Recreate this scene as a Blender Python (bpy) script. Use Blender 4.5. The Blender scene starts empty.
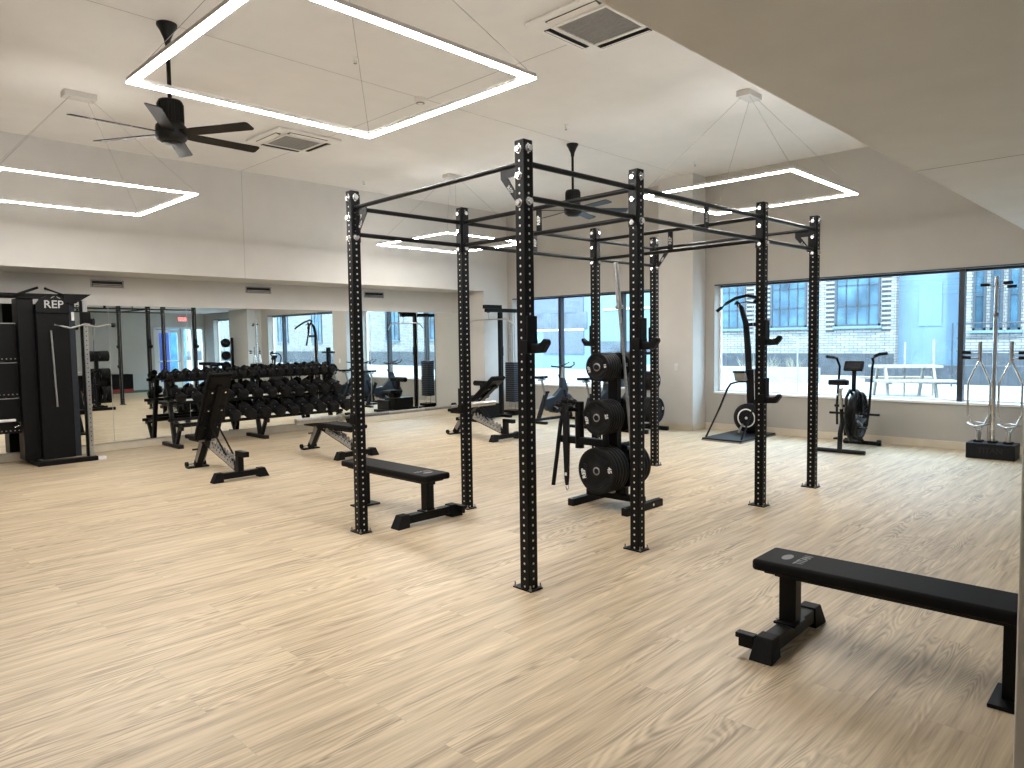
import bpy, bmesh, math, random
from mathutils import Vector, Matrix, Euler
random.seed(7)
C = bpy.context.scene.collection
PI = math.pi
def V(*a): return Vector(a if len(a) > 1 else a[0])

# ------------------------------------------------------------------ materials
def newmat(name):
    m = bpy.data.materials.new(name); m.use_nodes = True
    nt = m.node_tree; b = nt.nodes['Principled BSDF']
    return m, nt, b
def mat(name, col, rough=.5, metal=0., noise=0., nscale=30., bump=0., spec=.5, coat=0.):
    m, nt, b = newmat(name)
    b.inputs['Base Color'].default_value = (*col, 1); b.inputs['Roughness'].default_value = rough
    b.inputs['Metallic'].default_value = metal; b.inputs['Specular IOR Level'].default_value = spec
    b.inputs['Coat Weight'].default_value = coat
    if noise or bump:
        tc = nt.nodes.new('ShaderNodeTexCoord'); n = nt.nodes.new('ShaderNodeTexNoise')
        n.inputs['Scale'].default_value = nscale; n.inputs['Detail'].default_value = 4
        nt.links.new(tc.outputs['Object'], n.inputs['Vector'])
        if noise:
            r = nt.nodes.new('ShaderNodeValToRGB')
            r.color_ramp.elements[0].color = (*[max(0, c*(1-noise)) for c in col], 1)
            r.color_ramp.elements[1].color = (*[min(1, c*(1+noise)) for c in col], 1)
            r.color_ramp.elements[0].position = .3; r.color_ramp.elements[1].position = .7
            nt.links.new(n.outputs['Fac'], r.inputs['Fac']); nt.links.new(r.outputs['Color'], b.inputs['Base Color'])
        if bump:
            bp = nt.nodes.new('ShaderNodeBump'); bp.inputs['Strength'].default_value = bump; bp.inputs['Distance'].default_value = .002
            nt.links.new(n.outputs['Fac'], bp.inputs['Height']); nt.links.new(bp.outputs['Normal'], b.inputs['Normal'])
    return m
def emis(name, col, s):
    m, nt, b = newmat(name)
    b.inputs['Base Color'].default_value = (*col, 1)
    b.inputs['Emission Color'].default_value = (*col, 1); b.inputs['Emission Strength'].default_value = s
    return m
M = {}
M['black'] = mat('black powder coated steel', (.0045, .0045, .005), .42, noise=.15, nscale=60, spec=0.16)
M['blacksatin'] = mat('satin black steel', (.0055, .0055, .006), .34, noise=.15, nscale=40, spec=0.20)
M['rubber'] = mat('black rubber', (.0075, .0075, .008), .6, noise=.25, nscale=90, bump=.2, spec=0.17)
M['pad'] = mat('black upholstery', (.006, .006, .0065), .6, noise=.2, nscale=200, bump=.25, spec=0.12)
M['plastic'] = mat('dark grey plastic', (.012, .013, .016), .5, noise=.1, nscale=30, spec=0.17)
M['navy'] = mat('dark blue grey steel', (.016, .021, .03), .45, noise=.1, nscale=30, spec=.35)
M['chrome'] = mat('polished chrome', (.78, .78, .78), .14, 1., noise=.05, nscale=20)
M['steel'] = mat('brushed steel', (.5, .5, .49), .32, 1., noise=.12, nscale=50)
M['hardsteel'] = mat('dull grey steel', (.3, .3, .3), .45, .7, noise=.12, nscale=50)
M['gauge'] = mat('silver printed scale', (.42, .42, .41), .4, .3, noise=.35, nscale=38)
M['white'] = mat('white plastic', (.8, .8, .79), .4, noise=.03, nscale=20)
M['mark'] = mat('white paint lettering', (.72, .72, .72), .5, noise=.03, nscale=20)
M['letgrey'] = mat('light grey lettering', (.38, .38, .38), .5, noise=.03, nscale=20)
M['markdim'] = mat('grey printed lettering', (.16, .16, .16), .5, noise=.05, nscale=20)
M['markdark'] = mat('embossed dark lettering', (.002, .002, .002), .35, noise=.05, nscale=20)
M['bolt'] = mat('bright zinc bolt', (.62, .62, .61), .2, .8, noise=.05, nscale=20)
M['wall_shaded'] = mat('wall paint with painted shade', (.43, .41, .375), .75, noise=.025, nscale=3, bump=.05)  # wall paint darkened: dimness beside the bright windows is put into its colour
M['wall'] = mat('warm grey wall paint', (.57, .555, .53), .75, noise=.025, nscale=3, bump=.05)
M['ceil'] = mat('off white ceiling paint', (.78, .765, .75), .8, noise=.02, nscale=3, bump=.05)
M['soffit'] = mat('grey soffit paint', (.70, .71, .72), .8, noise=.03, nscale=3, bump=.05)
M['base'] = mat('beige vinyl baseboard', (.62, .56, .45), .5, noise=.04, nscale=8)
M['joint'] = mat('grey control joint', (.33, .32, .31), .7, noise=.05, nscale=20)
M['frame'] = mat('dark bronze window frame', (.035, .038, .045), .4, .3, noise=.1, nscale=20)
M['sill'] = mat('white window sill', (.8, .8, .79), .4, noise=.02, nscale=10)
M['acw'] = mat('white enamel', (.8, .78, .75), .5, noise=.02, nscale=10)
M['acg'] = mat('grey louvre plastic', (.33, .32, .30), .6, noise=.05, nscale=20)
M['fan'] = mat('matte black fan', (.006, .0055, .005), .5, noise=.1, nscale=30, spec=.3)
M['pend'] = mat('pendant aluminium', (.62, .6, .57), .4, .3, noise=.03, nscale=30)
M['turf'] = mat('green turf', (.035, .10, .045), .9, noise=.4, nscale=120, bump=.5)
M['red'] = mat('red vinyl', (.35, .03, .03), .5, noise=.1, nscale=20)
M['led'] = emis('LED diffuser', (1, .968, .925), 41)
M['exit'] = emis('exit sign red', (1, .12, .1), 1.6)
M['wood'] = mat('weathered timber', (0.208, 0.193, 0.169), .7, noise=.2, nscale=14)
M['concrete'] = mat('pale terrace paving', (0.217, 0.221, 0.221), .8, noise=.08, nscale=2)
M['grass'] = mat('dry ornamental grass', (.2, .2, .15), .8, noise=.3, nscale=20)
M['stonedk'] = mat('dark planter stone', (0.034, 0.041, 0.049), .8, noise=.3, nscale=3)
M['bglass'] = mat('reflective building glass', (0.037, 0.082, 0.119), .15, .2, noise=.6, nscale=1.3, spec=.25)
M['bframe'] = mat('grey steel window bars', (0.022, 0.030, 0.040), .5, noise=.1, nscale=5)
M['bluewall'] = mat('pale blue render', (0.092, 0.152, 0.211), .8, noise=.12, nscale=1.2)
M['lav'] = mat('lavender blue cladding', (0.069, 0.087, 0.174), .7, noise=.1, nscale=1)
M['cyan'] = mat('pale aqua cladding', (0.101, 0.169, 0.190), .7, noise=.08, nscale=1)
M['darkglz'] = mat('dark strip glazing', (0.044, 0.059, 0.074), .3, noise=.5, nscale=1.5)
M['bluedoor'] = mat('blue storefront film', (0.020, 0.045, 0.225), .4, noise=.3, nscale=3)
M['skyblue'] = mat('sky blue banner', (0.090, 0.300, 0.480), .4, noise=.3, nscale=4)

def brick(name, c1, c2, mortar, w, h):
    m, nt, b = newmat(name)
    tc = nt.nodes.new('ShaderNodeTexCoord'); mp = nt.nodes.new('ShaderNodeMapping')
    mp.inputs['Rotation'].default_value = (PI/2, 0, PI/2)
    sp = nt.nodes.new('ShaderNodeSeparateXYZ'); cb = nt.nodes.new('ShaderNodeCombineXYZ')
    nt.links.new(tc.outputs['Object'], sp.inputs[0]); nt.links.new(sp.outputs['Y'], cb.inputs['X']); nt.links.new(sp.outputs['Z'], cb.inputs['Y'])
    t = nt.nodes.new('ShaderNodeTexBrick')
    t.inputs['Scale'].default_value = 1; t.inputs['Brick Width'].default_value = w; t.inputs['Row Height'].default_value = h
    t.inputs['Mortar Size'].default_value = h*.1; t.inputs['Color1'].default_value = (*c1, 1); t.inputs['Color2'].default_value = (*c2, 1)
    t.inputs['Mortar'].default_value = (*mortar, 1)
    nt.links.new(cb.outputs[0], t.inputs['Vector']); nt.links.new(t.outputs['Color'], b.inputs['Base Color'])
    b.inputs['Roughness'].default_value = .85
    return m
M['brick'] = brick('buff brick', (0.225, 0.225, 0.21), (0.15, 0.152, 0.148), (0.045, 0.052, 0.056), .30, .095)
M['quoin'] = brick('dark and pale banded brick', (0.022, 0.026, 0.028), (0.026, 0.030, 0.032), (0.195, 0.199, 0.199), 3., .17)
M['quoin'].node_tree.nodes['Brick Texture'].inputs['Mortar Size'].default_value = .04
M['quoin'].node_tree.nodes['Brick Texture'].inputs['Mortar Smooth'].default_value = 0

def floor_mat():
    m, nt, b = newmat('pale oak vinyl planks'); N = nt.nodes; L = nt.links
    tc = N.new('ShaderNodeTexCoord')
    sp = N.new('ShaderNodeSeparateXYZ'); L.new(tc.outputs['Object'], sp.inputs[0])
    br = N.new('ShaderNodeTexBrick'); br.inputs['Scale'].default_value = 1
    br.inputs['Brick Width'].default_value = 1.52; br.inputs['Row Height'].default_value = .23
    br.inputs['Mortar Size'].default_value = .0012; br.inputs['Color1'].default_value = (0, 0, 0, 1); br.inputs['Color2'].default_value = (1, 1, 1, 1)
    br.inputs['Mortar'].default_value = (.5, .5, .5, 1); br.offset = .37; br.inputs['Mortar Smooth'].default_value = .2
    L.new(tc.outputs['Object'], br.inputs['Vector'])
    # per plank shift of the grain
    sh = N.new('ShaderNodeVectorMath'); sh.operation = 'MULTIPLY_ADD'
    L.new(br.outputs['Color'], sh.inputs[0]); sh.inputs[1].default_value = (7, 3, 5)
    L.new(tc.outputs['Object'], sh.inputs[2])
    def stretched(sx, sy, scale, detail, dist=0.):
        mp = N.new('ShaderNodeMapping'); mp.inputs['Scale'].default_value = (sx, sy, 1)
        L.new(sh.outputs[0], mp.inputs['Vector'])
        n = N.new('ShaderNodeTexNoise'); n.inputs['Scale'].default_value = scale; n.inputs['Detail'].default_value = detail
        n.inputs['Distortion'].default_value = dist
        L.new(mp.outputs[0], n.inputs['Vector']); return n
    big = stretched(.42, 3.6, 1.3, 2, .2)           # cathedral height field
    fine = stretched(2.2, 70, 1.2, 5)
    mid = stretched(.9, 12, 1.6, 4, .4)
    # contour rings of the height field
    mu = N.new('ShaderNodeMath'); mu.operation = 'MULTIPLY'; mu.inputs[1].default_value = 190; L.new(big.outputs['Fac'], mu.inputs[0])
    si = N.new('ShaderNodeMath'); si.operation = 'SINE'; L.new(mu.outputs[0], si.inputs[0])
    # only in patches
    pn = stretched(.7, 2.6, 1.0, 2); pr = N.new('ShaderNodeMapRange'); pr.inputs[1].default_value = .47; pr.inputs[2].default_value = .62
    L.new(pn.outputs['Fac'], pr.inputs[0])
    ring = N.new('ShaderNodeMath'); ring.operation = 'MULTIPLY'; L.new(si.outputs[0], ring.inputs[0]); L.new(pr.outputs[0], ring.inputs[1])
    def madd(a, k, c):
        x = N.new('ShaderNodeMath'); x.operation = 'MULTIPLY_ADD'; L.new(a, x.inputs[0]); x.inputs[1].default_value = k
        if isinstance(c, float): x.inputs[2].default_value = c
        else: L.new(c, x.inputs[2])
        return x.outputs[0]
    s = madd(fine.outputs['Fac'], .55, -.05)
    s = madd(mid.outputs['Fac'], .8, s)
    s = madd(ring.outputs[0], .125, s)
    sep = N.new('ShaderNodeSeparateColor'); L.new(br.outputs['Color'], sep.inputs[0])
    s = madd(sep.outputs[0], .07, s)
    rp = N.new('ShaderNodeValToRGB'); cr = rp.color_ramp
    cr.elements[0].position = .38; cr.elements[0].color = (.29, .215, .137, 1)
    cr.elements[1].position = .90; cr.elements[1].color = (.72, .595, .42, 1)
    e = cr.elements.new(.62); e.color = (.52, .41, .275, 1)
    L.new(s, rp.inputs['Fac'])
    mx = N.new('ShaderNodeMix'); mx.data_type = 'RGBA'; L.new(br.outputs['Fac'], mx.inputs['Factor'])
    L.new(rp.outputs[0], mx.inputs[6]); mx.inputs[7].default_value = (.47, .38, .275, 1)
    L.new(mx.outputs[2], b.inputs['Base Color'])
    b.inputs['Roughness'].default_value = .42; b.inputs['Specular IOR Level'].default_value = .45
    bu = N.new('ShaderNodeBump'); bu.inputs['Strength'].default_value = .12; bu.inputs['Distance'].default_value = .002
    L.new(s, bu.inputs['Height']); L.new(bu.outputs[0], b.inputs['Normal'])
    return m
M['floor'] = floor_mat()

def perforated():
    m, nt, b = newmat('black steel with bright punched holes'); N = nt.nodes; L = nt.links
    tc = N.new('ShaderNodeTexCoord'); sp = N.new('ShaderNodeSeparateXYZ'); L.new(tc.outputs['Object'], sp.inputs[0])
    def mth(op, a, c=None):
        x = N.new('ShaderNodeMath'); x.operation = op
        for i, q in enumerate((a, c)):
            if q is None: continue
            if isinstance(q, (int, float)): x.inputs[i].default_value = q
            else: L.new(q, x.inputs[i])
        return x.outputs[0]
    ax = mth('ABSOLUTE', sp.outputs['X']); ay = mth('ABSOLUTE', sp.outputs['Y'])
    la = mth('MINIMUM', ax, ay)
    zm = mth('SUBTRACT', mth('FLOORED_MODULO', sp.outputs['Z'], .0508), .0254)
    d = mth('SQRT', mth('ADD', mth('MULTIPLY', la, la), mth('MULTIPLY', zm, zm)))
    inside = mth('LESS_THAN', d, .0074)
    core = mth('LESS_THAN', d, .0035)
    mx = N.new('ShaderNodeMix'); mx.data_type = 'RGBA'; L.new(inside, mx.inputs['Factor'])
    mx.inputs[6].default_value = (.0045, .0045, .005, 1); mx.inputs[7].default_value = (.66, .64, .61, 1)
    L.new(mx.outputs[2], b.inputs['Base Color']); b.inputs['Roughness'].default_value = .4; b.inputs['Specular IOR Level'].default_value = .16
    return m
M['perf'] = perforated()

def mirror_mat():
    m, nt, b = newmat('silvered mirror'); b.inputs['Metallic'].default_value = 1; b.inputs['Roughness'].default_value = 0
    b.inputs['Base Color'].default_value = (.86, .89, .87, 1); return m
M['mirror'] = mirror_mat()
def glass_mat():
    m = bpy.data.materials.new('clear window glass'); m.use_nodes = True; nt = m.node_tree; nt.nodes.clear()
    o = nt.nodes.new('ShaderNodeOutputMaterial'); t = nt.nodes.new('ShaderNodeBsdfTransparent'); g = nt.nodes.new('ShaderNodeBsdfGlossy')
    t.inputs[0].default_value = (.93, .985, .99, 1); g.inputs['Roughness'].default_value = 0; f = nt.nodes.new('ShaderNodeFresnel')
    ge = nt.nodes.new('ShaderNodeNewGeometry'); mr = nt.nodes.new('ShaderNodeMapRange'); mr.inputs[3].default_value = 1.45; mr.inputs[4].default_value = 1/1.45
    nt.links.new(ge.outputs['Backfacing'], mr.inputs[0]); nt.links.new(mr.outputs[0], f.inputs[0])
    mx = nt.nodes.new('ShaderNodeMixShader'); nt.links.new(f.outputs[0], mx.inputs[0]); nt.links.new(t.outputs[0], mx.inputs[1]); nt.links.new(g.outputs[0], mx.inputs[2])
    nt.links.new(mx.outputs[0], o.inputs[0]); return m
M['glass'] = glass_mat()

# ------------------------------------------------------------------ mesh helper
def basis(d):
    d = d.normalized(); up = V(0, 0, 1) if abs(d.z) < .95 else V(1, 0, 0)
    x = d.cross(up).normalized(); y = x.cross(d).normalized()
    return x, y, d
SPLIT = {'bolt', 'nut', 'anchor_bolt', 'grip_web', 'end_bracket', 'side_bracket', 'cross_handle', 'fan_hub', 'knurling'}
class MB:
    def __init__(s): s.v = []; s.f = []; s.sm = []
    def add(s, vs, fs, smooth=False):
        o = len(s.v); s.v += [tuple(p) for p in vs]
        for f in fs: s.f.append([i+o for i in f]); s.sm.append(smooth)
        return s
    def box(s, c, d, rot=None):
        hx, hy, hz = d[0]/2, d[1]/2, d[2]/2
        R = Euler(rot).to_matrix() if rot else None
        vs = []
        for z in (-hz, hz):
            for x, y in ((-hx, -hy), (hx, -hy), (hx, hy), (-hx, hy)):
                p = V(x, y, z); p = R @ p if R else p; vs.append(p+V(c))
        return s.add(vs, [(3, 2, 1, 0), (4, 5, 6, 7), (0, 1, 5, 4), (1, 2, 6, 5), (2, 3, 7, 6), (3, 0, 4, 7)])
    def b2(s, lo, hi):
        return s.box([(a+b)/2 for a, b in zip(lo, hi)], [abs(b-a) for a, b in zip(lo, hi)])
    def bar(s, p0, p1, w, h, up=None):
        p0, p1 = V(p0), V(p1); d = (p1-p0).normalized()
        if up is None: x, y, _ = basis(d)
        else: x = d.cross(V(up)).normalized(); y = x.cross(d).normalized()
        vs = []
        for p in (p0, p1):
            for a, b in ((-1, -1), (1, -1), (1, 1), (-1, 1)): vs.append(p+x*a*w/2+y*b*h/2)
        return s.add(vs, [(3, 2, 1, 0), (4, 5, 6, 7), (0, 1, 5, 4), (1, 2, 6, 5), (2, 3, 7, 6), (3, 0, 4, 7)])
    def cyl(s, p0, p1, r, n=16, r2=None, smooth=True):
        p0, p1 = V(p0), V(p1); x, y, _ = basis(p1-p0); r2 = r if r2 is None else r2
        vs = [p+(x*math.cos(t)+y*math.sin(t))*rr for p, rr in ((p0, r), (p1, r2)) for t in [2*PI*i/n for i in range(n)]]
        s.add(vs, [(i, (i+1) % n, n+(i+1) % n, n+i) for i in range(n)], smooth)
        s.add(vs[:n], [tuple(range(n))[::-1]]); s.add(vs[n:], [tuple(range(n))]); return s
    def tube(s, pts, r, n=8, closed=False):
        pts = [V(p) for p in pts]; m = len(pts); rings = []; px = None
        for i, p in enumerate(pts):
            a = pts[(i-1) % m] if (closed or i) else p; b = pts[(i+1) % m] if (closed or i < m-1) else p
            d = (b-a).normalized()
            if px is None: x, y, _ = basis(d)
            else:
                x = (px-d*px.dot(d)).normalized(); y = d.cross(x)
            px = x
            rr = r[i] if isinstance(r, (list, tuple)) else r
            rings.append([p+(x*math.cos(t)+y*math.sin(t))*rr for t in [2*PI*k/n for k in range(n)]])
        vs = [q for g in rings for q in g]; fs = []
        for i in range(m if closed else m-1):
            j = (i+1) % m
            fs += [(i*n+k, i*n+(k+1) % n, j*n+(k+1) % n, j*n+k) for k in range(n)]
        s.add(vs, fs, True)
        if not closed: s.add(rings[0], [tuple(range(n))[::-1]]); s.add(rings[-1], [tuple(range(n))])
        return s
    def lathe(s, prof, o, axis, n=24, smooth=True):   # prof: (dist along axis, radius)
        o = V(o); x, y, d = basis(V(axis)); vs = []
        for a, r in prof: vs += [o+d*a+(x*math.cos(t)+y*math.sin(t))*max(r, 1e-4) for t in [2*PI*k/n for k in range(n)]]
        fs = [(i*n+k, i*n+(k+1) % n, (i+1)*n+(k+1) % n, (i+1)*n+k) for i in range(len(prof)-1) for k in range(n)]
        s.add(vs, fs, smooth); return s
    def prism(s, poly, o, u, w, t):   # polygon in plane (u,w), thickness t along u x w, centred
        o, u, w = V(o), V(u), V(w); nrm = u.cross(w).normalized(); n = len(poly)
        vs = [o+u*a+w*b+nrm*t*k for k in (-.5, .5) for a, b in poly]
        s.add(vs, [tuple(range(n))[::-1], tuple(range(n, 2*n))]+[(i, (i+1) % n, n+(i+1) % n, n+i) for i in range(n)]); return s
    def text(s, txt, o, u, w, size, t=.001, bold=1.):
        cu = bpy.data.curves.new('t', 'FONT'); cu.body = txt; cu.size = size; cu.extrude = t; cu.offset = .01*size*bold
        cu.align_x = 'CENTER'; cu.align_y = 'CENTER'; cu.resolution_u = 3
        ob = bpy.data.objects.new('t', cu); me = bpy.data.meshes.new_from_object(ob)
        o, u, w = V(o), V(u).normalized(), V(w).normalized(); nr = u.cross(w)
        s.add([o+u*p.co.x+w*p.co.y+nr*p.co.z for p in me.vertices], [tuple(q.vertices) for q in me.polygons])
        bpy.data.objects.remove(ob); bpy.data.curves.remove(cu); bpy.data.meshes.remove(me); return s
    def clusters(s):       # separate pieces, pieces that touch kept together
        n = len(s.v); par = list(range(n))
        def fd(a):
            while par[a] != a: par[a] = par[par[a]]; a = par[a]
            return a
        for f in s.f:
            for i in f[1:]: par[fd(i)] = fd(f[0])
        g = {}
        for i in range(n): g.setdefault(fd(i), []).append(i)
        bx = [[ids, [min(s.v[i][k] for i in ids)-.002 for k in range(3)], [max(s.v[i][k] for i in ids)+.002 for k in range(3)]] for ids in g.values()]
        ch = True
        while ch:
            ch = False
            for i in range(len(bx)):
                for j in range(i+1, len(bx)):
                    a, b = bx[i], bx[j]
                    if all(a[1][k] <= b[2][k] and b[1][k] <= a[2][k] for k in range(3)):
                        bx[i] = [a[0]+b[0], [min(p) for p in zip(a[1], b[1])], [max(p) for p in zip(a[2], b[2])]]; bx.pop(j); ch = True; break
                if ch: break
        return [set(b[0]) for b in bx]
    def build(s, name, m, parent=None, bevel=0., seg=2, label=None, recalc=True):
        if name in SPLIT:
            cl = s.clusters(); o = None
            if len(cl) > 1:
                for c in cl:
                    ids = sorted(c); mp = {q: k for k, q in enumerate(ids)}; q = MB(); q.v = [s.v[i] for i in ids]
                    for f, k in zip(s.f, s.sm):
                        if f[0] in c: q.f.append([mp[i] for i in f]); q.sm.append(k)
                    o = q.make(name, m, parent, bevel, seg, label)
                return o
        return s.make(name, m, parent, bevel, seg, label, recalc)
    def make(s, name, m, parent=None, bevel=0., seg=2, label=None, recalc=True):
        me = bpy.data.meshes.new(name); me.from_pydata(s.v, [], s.f); me.update()
        for p, k in zip(me.polygons, s.sm): p.use_smooth = k
        if recalc:
            bm = bmesh.new(); bm.from_mesh(me); bmesh.ops.recalc_face_normals(bm, faces=bm.faces); bm.to_mesh(me); bm.free()
        me.materials.append(m); o = bpy.data.objects.new(name, me); C.objects.link(o)
        if bevel:
            bv = o.modifiers.new('b', 'BEVEL'); bv.width = bevel; bv.segments = seg; bv.limit_method = 'ANGLE'; bv.angle_limit = math.radians(40)
            bv.harden_normals = False
        if parent: o.parent = parent
        if label: o['label'] = label
        return o
def tag(o, label, cat, group=None, kind=None):
    o['label'] = label; o['category'] = cat
    if group: o['group'] = group
    if kind: o['kind'] = kind
    return o
def thing(name, label, cat, loc=(0, 0, 0), rz=0, group=None):
    o = bpy.data.objects.new(name, None); C.objects.link(o); o.location = loc; o.rotation_euler = (0, 0, rz); o.empty_display_size = .1
    return tag(o, label, cat, group)
def struct(o): o['kind'] = 'structure'; return o
def dup(root, loc=None, rz=None, label=None, group=None, rot=None, scale=None):
    def cp(o, par):
        c = o.copy(); C.objects.link(c); c.parent = par
        for k in list(o.children): cp(k, c)
        return c
    c = cp(root, None)
    if loc is not None: c.location = loc
    if rz is not None: c.rotation_euler = (0, 0, rz)
    if rot is not None: c.rotation_euler = rot
    if scale is not None: c.scale = scale
    if label: c['label'] = label
    if group: c['group'] = group
    return c
def arc(c, u, w, r, a0, a1, n):
    c, u, w = V(c), V(u), V(w); return [c+u*r*math.cos(a0+(a1-a0)*i/n)+w*r*math.sin(a0+(a1-a0)*i/n) for i in range(n+1)]

# ------------------------------------------------------------------ camera
CAM = V(-3.3293, -3.1164, 1.6409); YAW, PITCH, ROLL, FPX = .772837, -.0620687, -.0145566, 714.446
cy, sy, cp_, sp_ = math.cos(YAW), math.sin(YAW), math.cos(PITCH), math.sin(PITCH)
f = V(cy*cp_, sy*cp_, sp_); r = V(sy, -cy, 0); u = r.cross(f)
cr_, sr_ = math.cos(ROLL), math.sin(ROLL)
r2 = r*cr_+u*sr_; u2 = -r*sr_+u*cr_
cam = bpy.data.cameras.new('camera'); co = bpy.data.objects.new('camera', cam); C.objects.link(co)
Mx = Matrix((( r2.x, u2.x, -f.x, CAM.x), (r2.y, u2.y, -f.y, CAM.y), (r2.z, u2.z, -f.z, CAM.z), (0, 0, 0, 1)))
co.matrix_world = Mx; cam.sensor_width = 36; cam.lens = FPX*36/1024; cam.clip_start = .05; cam.clip_end = 300
bpy.context.scene.camera = co

# ------------------------------------------------------------------ room shell
XW, YM, ZC = 8.24, 9.12, 4.45      # window wall, mirror wall, ceiling
YS, ZS = 8.27, 2.71                # upper wall face above the mirrors and its underside
YL, ZL = -1.575, 2.80               # low soffit over the camera side
XB, YB = -6.5, -6.5
struct(MB().b2((XB-.2, -5.15, -.12), (XW, YM+.2, 0)).build('floor', M['floor']))
struct(MB().b2((XB-.2, YB-.2, -.12), (XW, -5.151, .004)).build('floor_turf', M['turf']))
struct(MB().b2((XB-.2, YL, ZC), (XW+.26, YM+.2, ZC+.2)).build('ceiling', M['ceil']))
struct(MB().b2((XB-.2, YB-.2, ZL), (XW, YL, ZC+.2)).build('ceiling_low', M['soffit']))
struct(MB().b2((XB-.2, YM, 0), (7.5, YM+.2, ZC)).build('wall_mirror_side', M['wall']))
struct(MB().b2((XB, YS, ZS), (7.5, YM, ZC)).build('wall_upper', M['wall']))
struct(MB().b2((7.5, YS, 0), (XW, YM+.2, ZC)).build('wall_end', M['wall']))
struct(MB().b2((XB-.2, YB, 0), (XB, YM, ZC)).build('wall_left', M['wall']))
# window wall: spandrel, header, piers
ZSI, ZH = .665, 2.555
wins = [(-1.40, 3.15), (4.1, 8.12), (-5.70, -3.4)]
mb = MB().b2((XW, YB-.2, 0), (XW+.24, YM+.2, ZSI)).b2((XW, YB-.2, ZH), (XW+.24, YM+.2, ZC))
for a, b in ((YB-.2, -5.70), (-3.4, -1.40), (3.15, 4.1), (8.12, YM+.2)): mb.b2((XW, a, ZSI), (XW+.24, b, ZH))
struct(mb.build('wall_window_side', M['wall_shaded']))
struct(MB().b2((7.81, 3.33, 0), (XW, 4.02, ZC)).build('wall_column', M['wall']))
struct(MB().b2((7.75, -3.26, 0), (XW, -1.87, ZL)).build('wall_column_rear', M['wall']))
struct(MB().b2((-1.0, -6.0, 0), (-.84, -2.765, ZL)).build('wall_near_right', M['wall'], bevel=.004))
# back wall with the door opening
mb = MB(); DX0, DX1, DH = 6.35, 8.2, 2.3
mb.b2((XB-.2, YB-.2, 0), (DX0, YB, ZL)).b2((DX1, YB-.2, 0), (XW, YB, ZL)).b2((DX0, YB-.2, DH), (DX1, YB, ZL))
struct(mb.build('wall_back', M['wall']))
# baseboards
struct(MB().b2((XW-.014, 4.02, 0), (XW-.001, YS, .11)).b2((XW-.014, -1.87, 0), (XW-.001, 3.33, .11)).build('baseboard_window', M['base'], bevel=.003))
struct(MB().b2((7.796, 3.316, 0), (7.809, 4.02, .11)).b2((7.796, 3.316, 0), (XW-.015, 3.329, .11)).build('baseboard_column', M['base'], bevel=.003))
struct(MB().b2((XB, YM-.016, 0), (7.485, YM-.001, .112)).build('baseboard_mirror', M['base'], bevel=.003))
struct(MB().b2((7.485, YS, 0), (7.499, YM-.017, .11)).b2((7.485, YS-.014, 0), (XW-.015, YS-.001, .11)).build('baseboard_end', M['base'], bevel=.003))
# control joints
struct(MB().b2((2.097, YL, ZC-.0015), (2.103, YS, ZC+.001)).b2((2.097, YS-.0015, ZS), (2.103, YS+.001, ZC)).b2((XB, 3.517, ZC-.0015), (7.9, 3.522, ZC+.001)).build('trim_1', M['joint']))
struct(MB().b2((2.41, YB, ZL-.0015), (2.42, YL, ZL+.001)).build('trim_2', M['joint']))
struct(MB().b2((XB, YM-.02, .112), (7.485, YM-.001, .128)).build('trim_3', M['steel'], bevel=.002))

# windows
def window(n, y0, y1, mulls):
    fr = MB(); w = .06
    x0, x1 = XW+.17, XW+.23
    fr.b2((x0, y0, ZH-.05), (x1, y1, ZH))
    for y in mulls: fr.b2((x0-.06, y-.035, ZSI), (x1, y+.035, ZH))
    o = struct(fr.build('window_%d' % n, M['frame'], bevel=.004))
    MB().b2((x0, y0, ZSI), (x1, y1, ZSI+.03)).b2((x0, y0, ZSI), (x1, y0+.03, ZH)).b2((x0, y1-.03, ZSI), (x1, y1, ZH)).build('window_frame', M['sill'], o, bevel=.003)
    MB().b2((x0+.02, y0+.03, ZSI+.03), (x0+.026, y1-.03, ZH-.05)).build('window_pane', M['glass'], o)
    MB().b2((XW-.03, y0, ZSI-.03), (x0, y1, ZSI+.004)).build('window_sill', M['sill'], o, bevel=.004)
    MB().b2((XW-.004, y0, ZH-.022), (XW+.05, y1, ZH-.001)).build('shade_rail', M['frame'], o, bevel=.003)
window(1, *wins[0], [-.60])
window(2, *wins[1], [6.83, 5.22])
window(3, *wins[2], [])

# door in the back wall, seen only in the mirrors
d = struct(MB().b2((DX0, YB-.12, 0), (DX0+.08, YB+.02, DH)).b2((DX1-.06, YB-.12, 0), (DX1, YB+.02, DH)).b2((DX0, YB-.12, DH-.08), (DX1, YB+.02, DH))
    .b2((7.34, YB-.12, 0), (7.44, YB, DH)).b2((7.72, YB-.12, 0), (7.80, YB, DH)).build('door_1', M['sill'], bevel=.004))
MB().b2((6.44, YB-.09, .02), (6.56, YB-.04, 2.2)).b2((7.22, YB-.09, .02), (7.33, YB-.04, 2.2)).b2((6.56, YB-.09, .02), (7.22, YB-.04, .25)).b2((6.56, YB-.09, 2.08), (7.22, YB-.04, 2.2)).build('door_leaf', M['sill'], d, bevel=.003)
MB().cyl((6.5, YB-.0, 1.02), (7.28, YB-.0, 1.02), .02).build('push_bar', M['steel'], d)
MB().b2((6.56, YB-.07, .25), (7.22, YB-.064, 2.08)).b2((7.44, YB-.07, .02), (7.72, YB-.064, 2.22)).b2((7.80, YB-.07, .02), (8.14, YB-.064, 2.22)).build('door_glass', M['glass'], d)
t = thing('exit_sign', 'red and white exit sign above the glass door seen in the mirror', 'sign', (7.40, YB+.001, 2.58))
MB().b2((-.17, 0, -.1), (.17, .05, .1)).build('housing', M['white'], t, bevel=.006)
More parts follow.
